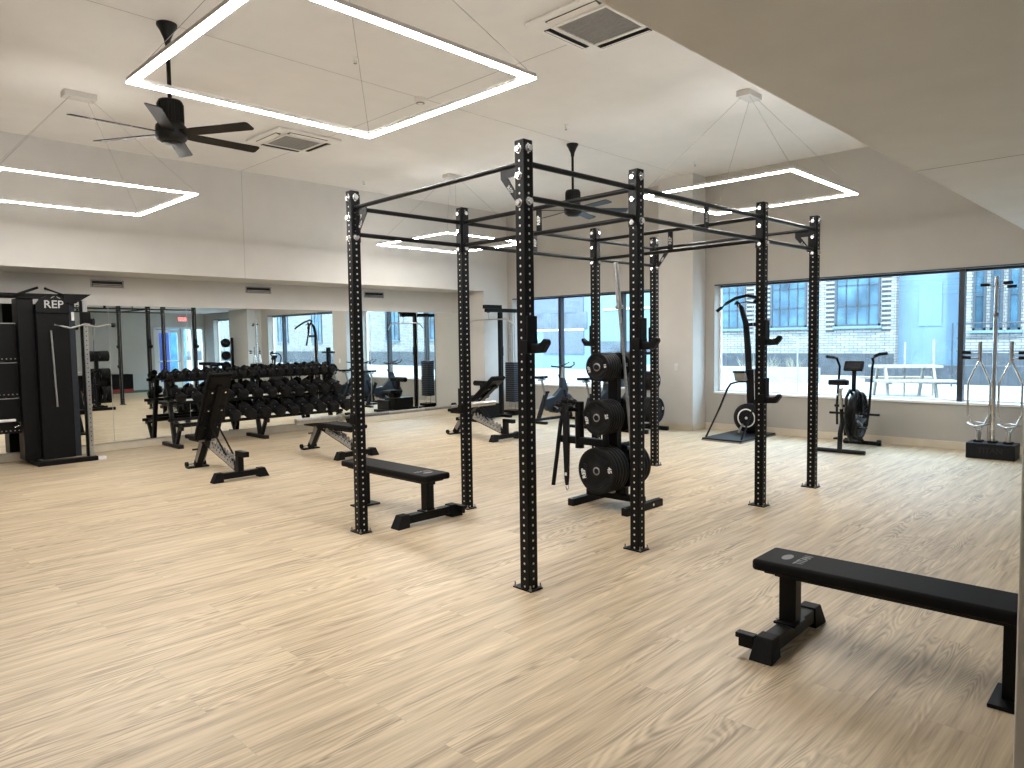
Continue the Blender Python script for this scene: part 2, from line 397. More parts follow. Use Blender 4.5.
MB().text('EXIT', (0, .0515, 0), (-1, 0, 0), (0, 0, 1), .17, .001, 2.5).build('lettering', M['exit'], t)

# ------------------------------------------------------------------ mirrors
xs = [-2.13, -.93, .275, 1.46, 2.67, 3.88, 5.10, 6.30, 7.484]
mirn = ['leftmost mirror panel on the wall, behind the black cable trainer', 'mirror panel behind the weight tower of the black cable trainer', 'mirror panel between the cable trainer and the dumbbell rack', 'mirror panel behind the left part of the dumbbell rack', 'mirror panel behind the middle of the dumbbell rack', 'mirror panel behind the right end of the dumbbell rack', 'mirror panel reflecting the row of spin bikes', 'rightmost mirror panel on the wall, reflecting the lat pulldown machine']
for i in range(8):
    o = MB().b2((xs[i]+.004, YM-.008, .13), (xs[i+1]-.004, YM-.001, 2.255)).build('mirror_panel', M['mirror'])
    tag(o, mirn[i], 'mirror', 'wall mirror panels')
for i, x in enumerate(xs[1:-1]):
    pass
# wall vents above the mirrors
for i, (x0, x1) in enumerate(((.05, .52), (2.5, 2.98), (4.98, 5.46))):
    t = thing('air_vent', ['narrow grey air vent above the mirrors, left of the three, over the cable trainer', 'narrow grey air vent above the mirrors, middle one, below the wall joint', 'narrow grey air vent above the mirrors, right one, beside the power rig upright'][i], 'vent', ((x0+x1)/2, YM, 2.59), 0, 'wall vents above the mirrors')
    w = (x1-x0)/2
    MB().b2((-w, -.012, -.06), (w, -.001, -.042)).b2((-w, -.012, .042), (w, -.001, .06)).b2((-w, -.012, -.042), (-w+.02, -.001, .042)).b2((w-.02, -.012, -.042), (w, -.001, .042)).build('frame', M['hardsteel'], t)
    MB().b2((-w+.02, -.004, -.042), (w-.02, -.001, .042)).build('backing', M['plastic'], t)
    m_ = MB()
    for k in range(2): m_.box((0, -.008, -.030+k*.022), (2*w-.06, .004, .009), (.5, 0, 0))
    m_.build('slat', M['steel'], t)
# switch / outlet plates
o = MB().b2((7.803, 3.62, 1.05), (7.809, 3.69, 1.17)).b2((7.799, 3.645, 1.1), (7.803, 3.665, 1.12)).build('light_switch', M['white'], bevel=.002)
tag(o, 'white switch plate on the beige column beside the far weight tree', 'switch')
o = MB().b2((3.2, YB+.001, .4), (3.27, YB+.006, .52)).b2((3.225, YB+.006, .44), (3.245, YB+.008, .48)).build('wall_outlet', M['white'], bevel=.002)
tag(o, 'white outlet plate low on the grey back wall seen in the mirror', 'outlet')

# ------------------------------------------------------------------ pendants
def pendant(cx, cy, label, can=None):
    S = .885; z = 3.28; w = .023; h = .032
    can = can or (cx, cy)
    t = thing('square_pendant', label, 'light', (cx, cy, z), 0, 'square LED pendants')
    fr = MB(); df = MB()
    for (x0, x1, y0, y1) in ((-S-w, S+w, -S-w, -S+w), (-S-w, S+w, S-w, S+w), (-S-w, -S+w, -S+w, S-w), (S-w, S+w, -S+w, S-w)):
        fr.b2((x0, y0, .006), (x1, y1, h)); 
    for (x0, x1, y0, y1) in ((-S-w, S+w, -S-w, -S+w), (-S-w, S+w, S-w, S+w), (-S-w, -S+w, -S+w, S-w), (S-w, S+w, -S+w, S-w)):
        df.b2((x0+.001, y0+.001, -.004), (x1-.001, y1-.001, .006))
    fr.build('frame', M['pend'], t); df.build('diffuser', M['led'], t)
    ox, oy = can[0]-cx, can[1]-cy
    for sx in (-1, 1):
        for sy in (-1, 1):
            MB().cyl((sx*S, sy*S, h), (ox+sx*.1, oy+sy*.05, ZC-z-.06), .0018, 5).build('cable', M['hardsteel'], t)
    MB().b2((ox-.16, oy-.08, ZC-z-.065), (ox+.16, oy+.08, ZC-z)).build('canopy', M['pend'], t, bevel=.004)
pendant(-.81, .88, 'large bright square LED ring pendant at upper left, nearest the camera, over the floor')
pendant(-.93, 5.78, 'square LED ring pendant at the far left, hanging before the wall above the mirrors', (-.83, 6.0))
pendant(4.68, .79, 'square LED ring pendant at the right, in front of the tan wall above the windows')
pendant(4.78, 6.15, 'square LED ring pendant at the far back, seen between the rig uprights', (4.85, 6.2))

# ------------------------------------------------------------------ ceiling fans
def fan(x, y, label, a0):
    t = thing('ceiling_fan', label, 'fan', (x, y, ZC), 0, 'black ceiling fans')
    MB().lathe([(0, .085), (.02, .085), (.06, .06), (.13, .03), (.18, .022)], (0, 0, 0), (0, 0, -1)).build('canopy', M['fan'], t)
    MB().cyl((0, 0, -.15), (0, 0, -.72), .018, 12).build('rod', M['fan'], t)
    mo = MB().lathe([(.66, .0), (.66, .095), (.68, .105), (.86, .105), (.88, .125), (.90, .13), (.98, .13), (1.0, .12), (1.02, .09), (1.02, 0)], (0, 0, 0), (0, 0, -1)).build('motor_housing', M['fan'], t)
    fi = MB()
    for k in range(24):
        a = 2*PI*k/24; fi.box((.107*math.cos(a), .107*math.sin(a), -.77), (.008, .006, .16), (0, 0, a))
    fi.build('fin', M['fan'], mo)
    mo['label'] = 'black ribbed motor housing'
    MB().lathe([(1.02, 0), (1.02, .085), (1.03, .08), (1.032, 0)], (0, 0, 0), (0, 0, -1)).build('end_cap', M['plastic'], t)
    for k in range(6):
        a = a0+k*PI/3; u_, w_ = V(math.cos(a), math.sin(a), 0), V(-math.sin(a), math.cos(a), 0)
        b = MB(); vs = []; tilt = .22; th = .008
        for rr, wd in ((.11, .045), (.25, .058), (.55, .058), (.78, .062), (.80, .046)):
            for s_, tt in ((-1, th), (1, th), (1, -th), (-1, -th)):
                vs.append(u_*rr+w_*s_*wd+V(0, 0, -.945-s_*wd*tilt+tt*.5))
        fs = []
        for i in range(4):
            for q in range(4): fs.append((i*4+q, i*4+(q+1) % 4, (i+1)*4+(q+1) % 4, (i+1)*4+q))
        fs += [(0, 1, 2, 3), (16, 17, 18, 19)]
        b.add(vs, fs).build('blade', M['fan'], t)
fan(-.79, 3.53, 'black six-bladed ceiling fan at upper left, beside the near bright pendant', .0)
fan(4.85, 3.57, 'black six-bladed ceiling fan seen behind the top bars of the power rig', .3)

# ------------------------------------------------------------------ ceiling cassettes, detector, sprinklers
def cassette(x, y, rz, label):
    t = thing('air_conditioner', label, 'air conditioner', (x, y, ZC), rz, 'ceiling cassette air conditioners')
    S = .475; z = -.035
    p = MB().b2((-S, -S, z), (S, S, -.001)).build('panel', M['acw'], t, bevel=.012)
    MB().b2((-.30, -.30, z-.014), (.30, -.27, z)).b2((-.30, .27, z-.014), (.30, .30, z)).b2((-.30, -.27, z-.014), (-.27, .27, z)).b2((.27, -.27, z-.014), (.30, .27, z)).build('grille_frame', M['acw'], t, bevel=.003)
    g = MB()
    for k in range(27): g.b2((-.27, -.265+k*.02, z-.007), (.27, -.258+k*.02, z-.001))
    for k in range(9): g.b2((-.265+k*.0655, -.27, z-.008), (-.261+k*.0655, .27, z-.002))
    g.build('grille', M['acg'], t); MB().b2((-.27, -.27, z-.002), (.27, .27, z)).build('grille_backing', M['acg'], t)
    for a in range(4):
        c, s = math.cos(a*PI/2), math.sin(a*PI/2)
        MB().box((c*.375, s*.375, z-.003), (.075 if a % 2 == 0 else .56, .56 if a % 2 == 0 else .075, .006)).build('air_slot', M['plastic'], t, label='dark air outlet slot')
        MB().box((c*.385, s*.385, z-.012), (.05 if a % 2 == 0 else .54, .54 if a % 2 == 0 else .05, .004), (0 if a % 2 == 0 else .35*s, -.35*c if a % 2 == 0 else 0, 0)).build('flap', M['acw'], t)
cassette(1.93, .86, 0, 'square white ceiling cassette air conditioner at top centre, beside the low soffit')
cassette(1.83, 6.08, 0, 'square white ceiling cassette air conditioner at left, behind the near fan blades')
t = thing('smoke_detector', 'round white smoke detector on the ceiling, inside the near square pendant', 'smoke detector', (2.04, 3.54, ZC))
MB().lathe([(0, .075), (.02, .075), (.045, .055), (.06, .03), (.065, 0)], (0, 0, 0), (0, 0, -1)).build('body', M['acw'], t)
MB().lathe([(.05, .05), (.056, .049), (.06, .035)], (0, 0, 0), (0, 0, -1)).build('vent_ring', M['hardsteel'], t)
spl = ['seen through the near square pendant', 'above the top of the nearest rig upright', 'just above the leftmost rig upright', 'by the top of the beige column', 'above the far left square pendant']
for k, (x, y) in enumerate(((.81, 3.02), (4.07, 3.04), (3.98, 7.55), (7.13, 2.90))):
    t = thing('sprinkler', 'small metal ceiling sprinkler head '+spl[k], 'sprinkler', (x, y, ZC), 0, 'ceiling sprinkler heads')
    MB().lathe([(0, .03), (.006, .03), (.008, .012), (.03, .01), (.035, .006)], (0, 0, 0), (0, 0, -1), 12).build('escutcheon', M['acw'], t)
    MB().tube([(-.01, 0, -.03), (-.016, 0, -.045), (0, 0, -.062), (.016, 0, -.045), (.01, 0, -.03)], .002, 6).lathe([(.062, .0), (.062, .018), (.065, .018), (.065, 0)], (0, 0, 0), (0, 0, -1), 12).build('deflector', M['hardsteel'], t)

# ------------------------------------------------------------------ power rig
HR = 2.9; RA = -.0297; T = .083
rig = thing('power_rig', 'tall black eight-post power rig with perforated uprights in the middle of the floor', 'power rig', (0, 0, 0), RA)
XS = [0, 1.198, 3.188, 4.359]; YW = 2.028
def upright(x, y, name='upright'):
    o = MB().b2((-T/2, -T/2, .01), (T/2, T/2, HR)).build('upright', M['perf'], rig, bevel=.006)
    o.location = (x+T/2, y+T/2, 0)
    MB().b2((-.0535, -.066, 0), (.0625, .1, .01)).build('base_plate', M['black'], o, bevel=.002)
    b = MB()
    for px, py in ((-.045, -.055), (.05, -.055), (-.045, .085), (.05, .085)):
        b.cyl((px, py, .01), (px, py, .02), .011, 6).cyl((px, py, .02), (px, py, .042), .005, 8)
    b.build('anchor_bolt', M['hardsteel'], o)
    m = MB()
    for z in (HR-.06, HR-.225, HR-.395): m.cyl((-T/2, 0, z), (-T/2-.004, 0, z), .027, 16).cyl((-T/2-.004, 0, z), (-T/2-.022, 0, z), .021, 6)
    for z in (HR-.055, HR-.385): m.cyl((0, -T/2, z), (0, -T/2-.004, z), .027, 16).cyl((0, -T/2-.004, z), (0, -T/2-.022, z), .021, 6)
    m.build('bolt', M['bolt'], o, label='shiny chrome hex bolts')
    m = MB()
    for z in (HR-.06, HR-.385): m.cyl((0, T/2, z), (0, T/2+.015, z), .016, 6)
    for z in (HR-.06, HR-.385): m.cyl((T/2, 0, z), (T/2+.015, 0, z), .016, 6)
    m.build('nut', M['bolt'], o)
for y in (0, YW):
    for x in XS: upright(x, y)
ZU, ZD = HR-.14, HR-.355
def crossmember(p0, p1, strut=True, name='crossmember'):
    p0, p1 = V(p0), V(p1); d = (p1-p0).normalized(); s = MB()
    for z in (ZU, ZD): s.cyl(p0+V(0, 0, z), p1+V(0, 0, z), .019, 14)
    o = s.build('crossmember', M['blacksatin'], rig)
    for p, sg in ((p0, 1), (p1, -1)):
        n = V(-d.y, d.x, 0)
        MB().bar(p+d*sg*.004+V(0, 0, ZD-.07), p+d*sg*.004+V(0, 0, ZU+.11), .068, .008, up=d).build('flange_plate', M['blacksatin'], o)
    if strut:
        m = (p0+p1)/2; MB().bar(m+V(0, 0, ZD+.017), m+V(0, 0, ZU-.017), .055, .012, up=V(-d.y, d.x, 0)).build('center_plate', M['blacksatin'], o)
        q = MB(); nn = V(-d.y, d.x, 0)
        for sg in (-1, 1):
            q.text('REP', m+nn*sg*.0065+V(0, 0, (ZU+ZD)/2), V(0, 0, 1), V(0, 0, 1).cross(nn*sg)*-1, .05, .0005, 2)
        q.build('lettering', M['mark'], o)
for y in (0, YW):
    crossmember((XS[0]+T, y+T/2, 0), (XS[1], y+T/2, 0), False)
    crossmember((XS[1]+T, y+T/2, 0), (XS[2], y+T/2, 0), True)
    crossmember((XS[2]+T, y+T/2, 0), (XS[3], y+T/2, 0), False)
for x in XS[1:3]: crossmember((x+T/2, T, 0), (x+T/2, YW, 0), True)
for x in (XS[0], XS[3]):
    o = MB().cyl((x+T/2, T, ZU), (x+T/2, YW, ZU), .017, 16).build('pull_up_bar', M['blacksatin'], rig)
    for y, s in ((T, 1), (YW, -1)):
        tri = [(0, 0), (.17, 0), (.17, -.07), (.03, -.235), (0, -.235)]
        g = MB()
        # plate with a triangular window: built from strips
        P = lambda a, b: (a, b)
        for poly in ([(0, 0), (.17, 0), (.17, -.07), (0, -.07)], [(.17, -.07), (.03, -.235), (0, -.235), (0, -.2), (.012, -.2), (.105, -.07)], [(0, -.07), (.028, -.07), (.028, -.2), (0, -.2)]):
            g.prism(poly, (x+T/2, y, ZU), (0, s, 0), (0, 0, 1), .008)
        g.build('gusset_plate', M['blacksatin'], o)
        dg = V(0, s*.14, .165).normalized()
        for sx in (-1, 1):
            uu = dg if (s*sx > 0) else -dg
            # text reads left to right as seen from its side
            ux = V(0, -1, 0) if sx < 0 else V(0, 1, 0)
            uu = dg if dg.dot(ux) > 0 else -dg
            nn = V(sx, 0, 0); ww = nn.cross(uu)
            MB().text('REP', V(x+T/2+sx*.0047, y+s*.083, ZU-.150), uu, ww, .040, .0005, 1.5).build('lettering', M['letgrey'], o)

# ------------------------------------------------------------------ J-cups
def rigp(x, y, z=0): c, s = math.cos(RA), math.sin(RA); return V(c*x-s*y, s*x+c*y, z)
def jcup(label):
    # mounted on the -y face; origin at the face centre, cup floor at z=0
    t = thing('j_cup', label, 'barbell hook', (0, 0, 0), RA, 'barbell hooks on the power rig')
    MB().b2((-.042, -.022, -.05), (.042, -.001, .19)).build('back_plate', M['black'], t, bevel=.004)
    MB().b2((-.050, -.018, -.05), (-.041, .05, .035)).b2((.041, -.018, -.05), (.050, .05, .035)).build('side_bracket', M['black'], t, bevel=.003)
    prof = [(-.02, .005), (-.085, .0), (-.10, .012), (-.135, .045), (-.155, .035), (-.16, .012), (-.115, -.045), (-.02, -.05)]
    MB().prism(prof, (0, 0, 0), (0, 1, 0), (0, 0, 1), .05).build('hook', M['black'], t, bevel=.006)
    MB().prism([(-.022, .012), (-.084, .008), (-.1, .018), (-.1, .01), (-.085, -.0), (-.022, .004)], (0, 0, 0), (0, 1, 0), (0, 0, 1), .054).build('liner', M['plastic'], t)
    return t
j0 = None
for k, (x, y, sd, z, lab) in enumerate([(XS[0], 0, -1, 1.60, 'hook on the nearest rig upright, pointing right'),
    (XS[1], 0, -1, 1.60, 'hook on the second front rig upright, before the weight tree'),
    (XS[2], 0, -1, 1.60, 'upper hook on the third front rig upright, before the ski machine'),
    (XS[2], 0, -1, 1.05, 'lower hook on the third front rig upright, below its twin'),
    (XS[2], YW, 1, 1.60, 'hook pointing left on the rear rig upright above the cable attachments'),
    (XS[3], YW, 1, 1.58, 'hook on the farthest rear rig upright beside the beige column'),
    (XS[0], YW, 1, .985, 'hook holding the barbell on the leftmost rig upright'),
    (XS[1], YW, 1, .985, 'hook holding the barbell on the rear upright by the inclined bench')]):
    if j0 is None: j0 = jcup('black barbell '+lab); o = j0
    else: o = dup(j0, label='black barbell '+lab)
    p = rigp(x+T/2, y+(0 if sd < 0 else T), z)
    o.location = p; o.rotation_euler = (0, 0, RA+(0 if sd < 0 else PI))

# ------------------------------------------------------------------ barbells
def barbell(label, group=None):
    t = thing('barbell', label, 'barbell', (0, 0, 0), 0, group)      # along local x, centred
    s = MB().cyl((-.66, 0, 0), (.66, 0, 0), .014, 14).build('shaft', M['steel'], t)
    for sg in (-1, 1):
        MB().cyl((sg*.66, 0, 0), (sg*.69, 0, 0), .038, 20).cyl((sg*.69, 0, 0), (sg*1.1, 0, 0), .025, 18).cyl((sg*1.1, 0, 0), (sg*1.104, 0, 0), .018, 18).build('sleeve', M['steel'], t)
    kn = MB()
    for sg in (-1, 1): kn.cyl((sg*.2, 0, 0), (sg*.52, 0, 0), .0144, 14)
    kn.build('knurling', M['hardsteel'], t)
    return t
bb = barbell('silver barbell racked low on the left side of the power rig')
bb.location = rigp(.615, YW+T+.06, 1.0); bb.rotation_euler = (0, 0, RA)
b2 = dup(bb, label='silver barbell standing upright in the near weight tree')

# ------------------------------------------------------------------ flat benches
def flat_bench(label):
    t = thing('flat_bench', label, 'bench', (0, 0, 0), 0, 'flat benches')
    MB().b2((-.27, -.04, .03), (.27, .04, .105)).build('front_foot', M['black'], t, bevel=.004)
    for s in (-1, 1):
        cap = MB()
        lo = [(s*.24, -.052), (s*.375, -.062), (s*.375, .062), (s*.24, .052)]; hi = [(s*.24, -.046), (s*.325, -.046), (s*.325, .046), (s*.24, .046)]
        vs = [(a, b, 0) for a, b in lo]+[(a, b, .115) for a, b in hi]
        cap.add(vs, [(3, 2, 1, 0), (4, 5, 6, 7), (0, 1, 5, 4), (1, 2, 6, 5), (2, 3, 7, 6), (3, 0, 4, 7)]).build('foot_cap', M['rubber'], t, bevel=.005)
    MB().b2((.29, -.15, .085), (.34, -.05, .112)).b2((.295, -.135, .04), (.335, -.055, .085)).build('transport_handle', M['black'], t, bevel=.004)
    MB().b2((-.04, -.045, .10), (.04, .045, .372)).build('front_post', M['black'], t, bevel=.004)
    MB().b2((-.075, -.06, .10), (.075, .06, .112)).build('post_plate', M['black'], t, bevel=.002)
    b = MB()
    for x in (-.055, .055): b.cyl((x, -.045, .112), (x, -.045, .124), .011, 6)
    b.build('bolt', M['bolt'], t)
    MB().b2((-.04, .96, .0), (.04, 1.03, .372)).build('rear_post', M['black'], t, bevel=.004)
    MB().b2((-.13, .92, .0), (.13, 1.07, .018)).build('rear_foot', M['black'], t, bevel=.004)
    MB().b2((-.04, -.07, .345), (.04, 1.10, .385)).build('spine', M['black'], t, bevel=.004)
    MB().b2((-.11, -.10, .375), (.11, 1.13, .395)).build('pad_board', M['black'], t, bevel=.006)
    p = MB().b2((-.15, -.15, .392), (.15, 1.19, .452)).build('pad', M['pad'], t, bevel=.018, seg=4)
    MB().text('TITAN', (.0, .07, .4525), (-1, 0, 0), (0, -1, 0), .062, .0004, 2).build('lettering', M['markdim'], p)
    e = MB(); pts = [(.052*math.cos(a)*1.0, .026*math.sin(a)) for a in [2*PI*k/20 for k in range(20)]]
    e.prism(pts, (0.0, -.015, .4524), (1, 0, 0), (0, 1, 0), .0008).build('emblem', M['markdim'], p)
    for s in (-1, 1):
        MB().cyl((s*.2, -.045, .06), (s*.2, -.056, .06), .02, 16).build('wheel', M['rubber'], t)
    return t
fb = flat_bench('black flat bench cropped by the right edge, nearest the camera')
fb.location = (.400, -1.547, 0); fb.rotation_euler = (0, 0, PI+.02)
fm = dup(fb, (.715, 1.92, 0), .0, 'black flat bench behind the two left front rig uprights')

# ------------------------------------------------------------------ adjustable benches
def adj_bench(label, ang):
    t = thing('adjustable_bench', label, 'bench', (0, 0, 0), 0, 'adjustable ladder benches')
    MB().b2((-.25, -.04, .03), (.25, .04, .1)).build('front_foot', M['black'], t, bevel=.004)
    for s in (-1, 1):
        lo = [(s*.22, -.052), (s*.35, -.058), (s*.35, .058), (s*.22, .052)]; hi = [(s*.22, -.046), (s*.30, -.046), (s*.30, .046), (s*.22, .046)]
        MB().add([(a, b, 0) for a, b in lo]+[(a, b, .112) for a, b in hi], [(3, 2, 1, 0), (4, 5, 6, 7), (0, 1, 5, 4), (1, 2, 6, 5), (2, 3, 7, 6), (3, 0, 4, 7)]).build('foot_cap', M['rubber'], t, bevel=.005)
    MB().b2((-.035, -.035, .1), (.035, .045, .34)).build('handle_post', M['black'], t, bevel=.004)
    MB().b2((-.035, -.19, .285), (.035, .05, .35)).build('lift_handle', M['black'], t, bevel=.006)
    MB().bar((0, .03, .12), (0, .98, .385), .06, .075, up=(0, 0, 1)).build('main_beam', M['black'], t, bevel=.004)
    # toothed ladders with printed scale on both sides
    d = V(0, .95, .265).normalized(); n = V(0, -d.z, d.y); u0 = V(0, .10, .175)
    for s in (-1, 1):
        poly = [(0, 0), (.66, 0)]
        for k in range(8):
            a = .66-k*.08; poly += [(a, .055), (a-.03, .055), (a-.042, .022), (a-.07, .022)]
        poly += [(0, .05)]
        lad = MB().prism(poly, u0+V(s*.037, 0, 0), d, n, .007).build('ladder', M['gauge'], t, label='silver toothed ladder plate')
        q = MB()
        for k in range(7): q.prism([(0, 0), (.035, 0), (.035, .012), (0, .012)], u0+V(s*.0415, 0, 0)+d*(.05+k*.08)+n*.0, d, n, .001)
        q.build('scale_mark', M['black'], lad)
        MB().prism([(0, -.055), (.7, -.055), (.7, -.004), (0, -.004)], u0+V(s*.034, 0, 0)-d*.02, d, n, .004).build('scale_plate', M['gauge'], t, label='silver numbered scale along the beam')
    MB().bar((0, .98, .40), (0, 1.26, .03), .09, .07, up=(0, 1, 0)).build('rear_leg', M['black'], t, bevel=.004)
    for s in (-1, 1): MB().prism([(0, -.045), (.33, -.045), (.33, .02), (0, .045)], V(s*.05, 1.0, .37), V(0, .28, -.37).normalized(), V(0, .37, .28).normalized(), .006).build('leg_side_plate', M['hardsteel'], t)
    MB().b2((-.14, 1.22, 0), (.14, 1.32, .022)).build('rear_foot', M['black'], t, bevel=.004)
    for s in (-1, 1): MB().cyl((s*.10, 1.33, .045), (s*.13, 1.33, .045), .035, 20).build('wheel', M['rubber'], t)
    MB().cyl((-.10, 1.33, .045), (.10, 1.33, .045), .008, 8).build('axle', M['hardsteel'], t)
    MB().cyl((-.13, 1.08, .27), (-.06, 1.08, .27), .012, 10).build('adjust_knob', M['rubber'], t)
    # seat
    MB().b2((-.14, .96, .40), (.14, 1.30, .455)).build('seat', M['pad'], t, bevel=.016, seg=3)
    MB().b2((-.1, .97, .375), (.1, 1.27, .40)).build('seat_board', M['black'], t, bevel=.004)
    # backrest: hinge at (0,.93,.41), runs toward -y
    e = V(0, -math.cos(ang), math.sin(ang)); nn = V(0, math.sin(ang), math.cos(ang)); h = V(0, .935, .41)
    def oriented(lo, hi, w0, w1):   # along e, thickness along nn
        m = MB(); vs = []
        for b_ in (lo, hi):
            pass
        return m
    def slab(a0, a1, b0, b1, wa, wb):
        vs = []
        for b_ in (b0, b1):
            for a_, w_ in ((a0, wa), (a1, wb)):
                for s in ((-1, 1) if a_ == a0 else (1, -1)): vs.append(h+e*a_+nn*b_+V(s*w_, 0, 0))
        return MB().add(vs, [(3, 2, 1, 0), (4, 5, 6, 7), (0, 1, 5, 4), (1, 2, 6, 5), (2, 3, 7, 6), (3, 0, 4, 7)])
    slab(0, 1.0, -.005, .05, .155, .155).build('backrest', M['pad'], t, bevel=.016, seg=3)
    slab(.02, .97, -.022, -.005, .13, .13).build('backrest_board', M['black'], t, bevel=.005)
    slab(.0, .85, -.06, -.022, .035, .035).build('backrest_spine', M['black'], t, bevel=.004)
    for a_ in (.18, .45, .72):
        slab(a_, a_+.07, -.04, -.022, .122, .122).build('cross_brace', M['black'], t, bevel=.003)
    b = MB()
    for a_ in (.22, .48, .755):
        for s in (-1, 1): c = h+e*a_-nn*.04+V(s*.085, 0, 0); b.cyl(c, c-nn*.012, .012, 8)
    b.build('bolt', M['chrome'], t)
    # support strut from the spine down to the ladder
    top = h+e*.30-nn*.045; fo = u0+d*(.45-.35*(ang/1.3))+n*.04
    if ang < .1: fo = u0+d*.28+n*.045
    for s in (-1, 1): MB().bar(top+V(s*.05, 0, 0), fo+V(s*.045, 0, 0), .018, .012).build('support_strut', M['black'], t)
    MB().cyl(fo+V(-.07, 0, 0), fo+V(.07, 0, 0), .009, 10).build('catch_pin', M['hardsteel'], t)
    MB().cyl(h+V(-.1, 0, -.02), h+V(.1, 0, -.02), .014, 12).build('hinge', M['hardsteel'], t)
    return t
a1 = adj_bench('black adjustable bench with its back raised nearly upright, before the dumbbell rack', math.radians(59)); a1.location = (.50, 5.24, 0); a1.rotation_euler = (0, 0, .0)
a2 = adj_bench('black adjustable bench laid flat, behind the leftmost rig upright', 0); a2.location = (2.34, 5.52, 0)
a3 = adj_bench('black adjustable bench with its back at a slant, behind the second left rig upright', math.radians(37)); a3.location = (4.92, 5.08, 0)

# ------------------------------------------------------------------ dumbbell rack and dumbbells
rx0, rx1 = .92, 3.98
rack = thing('dumbbell_rack', 'long black three-tier dumbbell rack along the mirrored wall', 'dumbbell rack', ((rx0+rx1)/2, 8.75, 0))
L2 = (rx1-rx0)/2
# tier: (front y, back y, front z, back z) in local frame, front is -y
tiers = [(-.40, -.02, .36, .50), (-.26, .10, .70, .84), (-.10, .22, 1.06, 1.16)]
for x in (-L2+.1, 0, L2-.1):
    MB().b2((x-.04, -.34, 0), (x+.04, .36, .06)).build('foot', M['black'], rack, bevel=.004)
    MB().bar((x, -.10, .06), (x, .16, 1.12), .06, .07, up=(0, 1, 0)).build('upright', M['black'], rack, bevel=.004)
    MB().bar((x, -.16, .06), (x, -.34, .36), .05, .06, up=(0, 1, 0)).build('brace', M['black'], rack, bevel=.004)
    for (fy, by, fz, bz) in tiers:
        MB().bar((x, fy-.02, fz-.045), (x, by+.03, bz-.045), .045, .06, up=(0, 0, 1)).build('shelf_arm', M['black'], rack, bevel=.003)
    MB().tube(arc((x, .02, 1.02), (0, 1, 0), (0, 0, 1), .13, PI, PI*.35, 6), .028, 8).build('shoulder', M['black'], rack)
for (fy, by, fz, bz) in tiers:
    d = V(0, by-fy, bz-fz).normalized()
    sh = MB()
    for q in (.24, .74):
        p = V(0, fy, fz)+d*((V(0, by, bz)-V(0, fy, fz)).length*q); sh.bar((-L2, p.y, p.z-.02), (L2, p.y, p.z-.02), .03, .05, up=(0, 0, 1))
    sh.build('shelf', M['black'], rack, bevel=.003)
def dumbbell(R, hl, gl, label, group):
    t = thing('dumbbell', label, 'dumbbell', (0, 0, 0), 0, group)
    for s in (-1, 1):
        m = MB(); n = 6; prof = [(0, .62), (.12, 1), (.88, 1), (1, .68)]
        o = V(0, s*gl/2, 0); vs = []
        for a, k in prof:
            for i in range(n):
                an = PI/6+i*PI/3; vs.append(o+V(math.cos(an)*R*k, s*a*hl, math.sin(an)*R*k))
        fs = [(i*n+q, i*n+(q+1) % n, (i+1)*n+(q+1) % n, (i+1)*n+q) for i in range(3) for q in range(n)]+[tuple(range(n)), tuple(range(3*n, 4*n))]
        m.add(vs, fs).build('head', M['rubber'], t)
    MB().lathe([(-gl/2, .013), (-gl*.3, .014), (0, .0165), (gl*.3, .014), (gl/2, .013)], (0, 0, 0), (0, 1, 0), 10).build('handle', M['steel'], t, label='steel handle')
    return t
cfg = [(1, 18, .064, .085, .105, 'small hex dumbbells on the top tier', 'small black hex dumbbell on the top tier of the rack', 1.0, 3.9),
       (0, 12, .092, .12, .12, 'mid-size hex dumbbells on the middle tier', 'mid-size black hex dumbbell on the middle tier of the rack', 1.08, 3.9),
       (2, 10, .103, .135, .125, 'large hex dumbbells on the bottom tier', 'large black hex dumbbell on the bottom tier of the rack', 1.62, 4.0)]
for which, n, R, hl, gl, grp, lab, xa, xb in cfg:
    fy, by, fz, bz = tiers[{1: 2, 0: 1, 2: 0}[which]]
    proto = None; tl = math.atan2(bz-fz, by-fy)
    for i in range(n):
        rr = R*(.8+.35*i/(n-1)) if which == 1 else R*(.92+.12*i/(n-1))
        k = rr/R
        if proto is None: proto = dumbbell(R, hl, gl, lab, grp); o = proto
        else: o = dup(proto)
        ym = (fy+by)/2-.03; zm = (fz+bz)/2
        o.location = (xa+(xb-xa)*i/(n-1), 8.75+ym-math.sin(tl)*R*.9*k, zm+.002+math.cos(tl)*R*.9*k)
        o.rotation_euler = (tl, 0, 0); o.scale = (k, k, k)

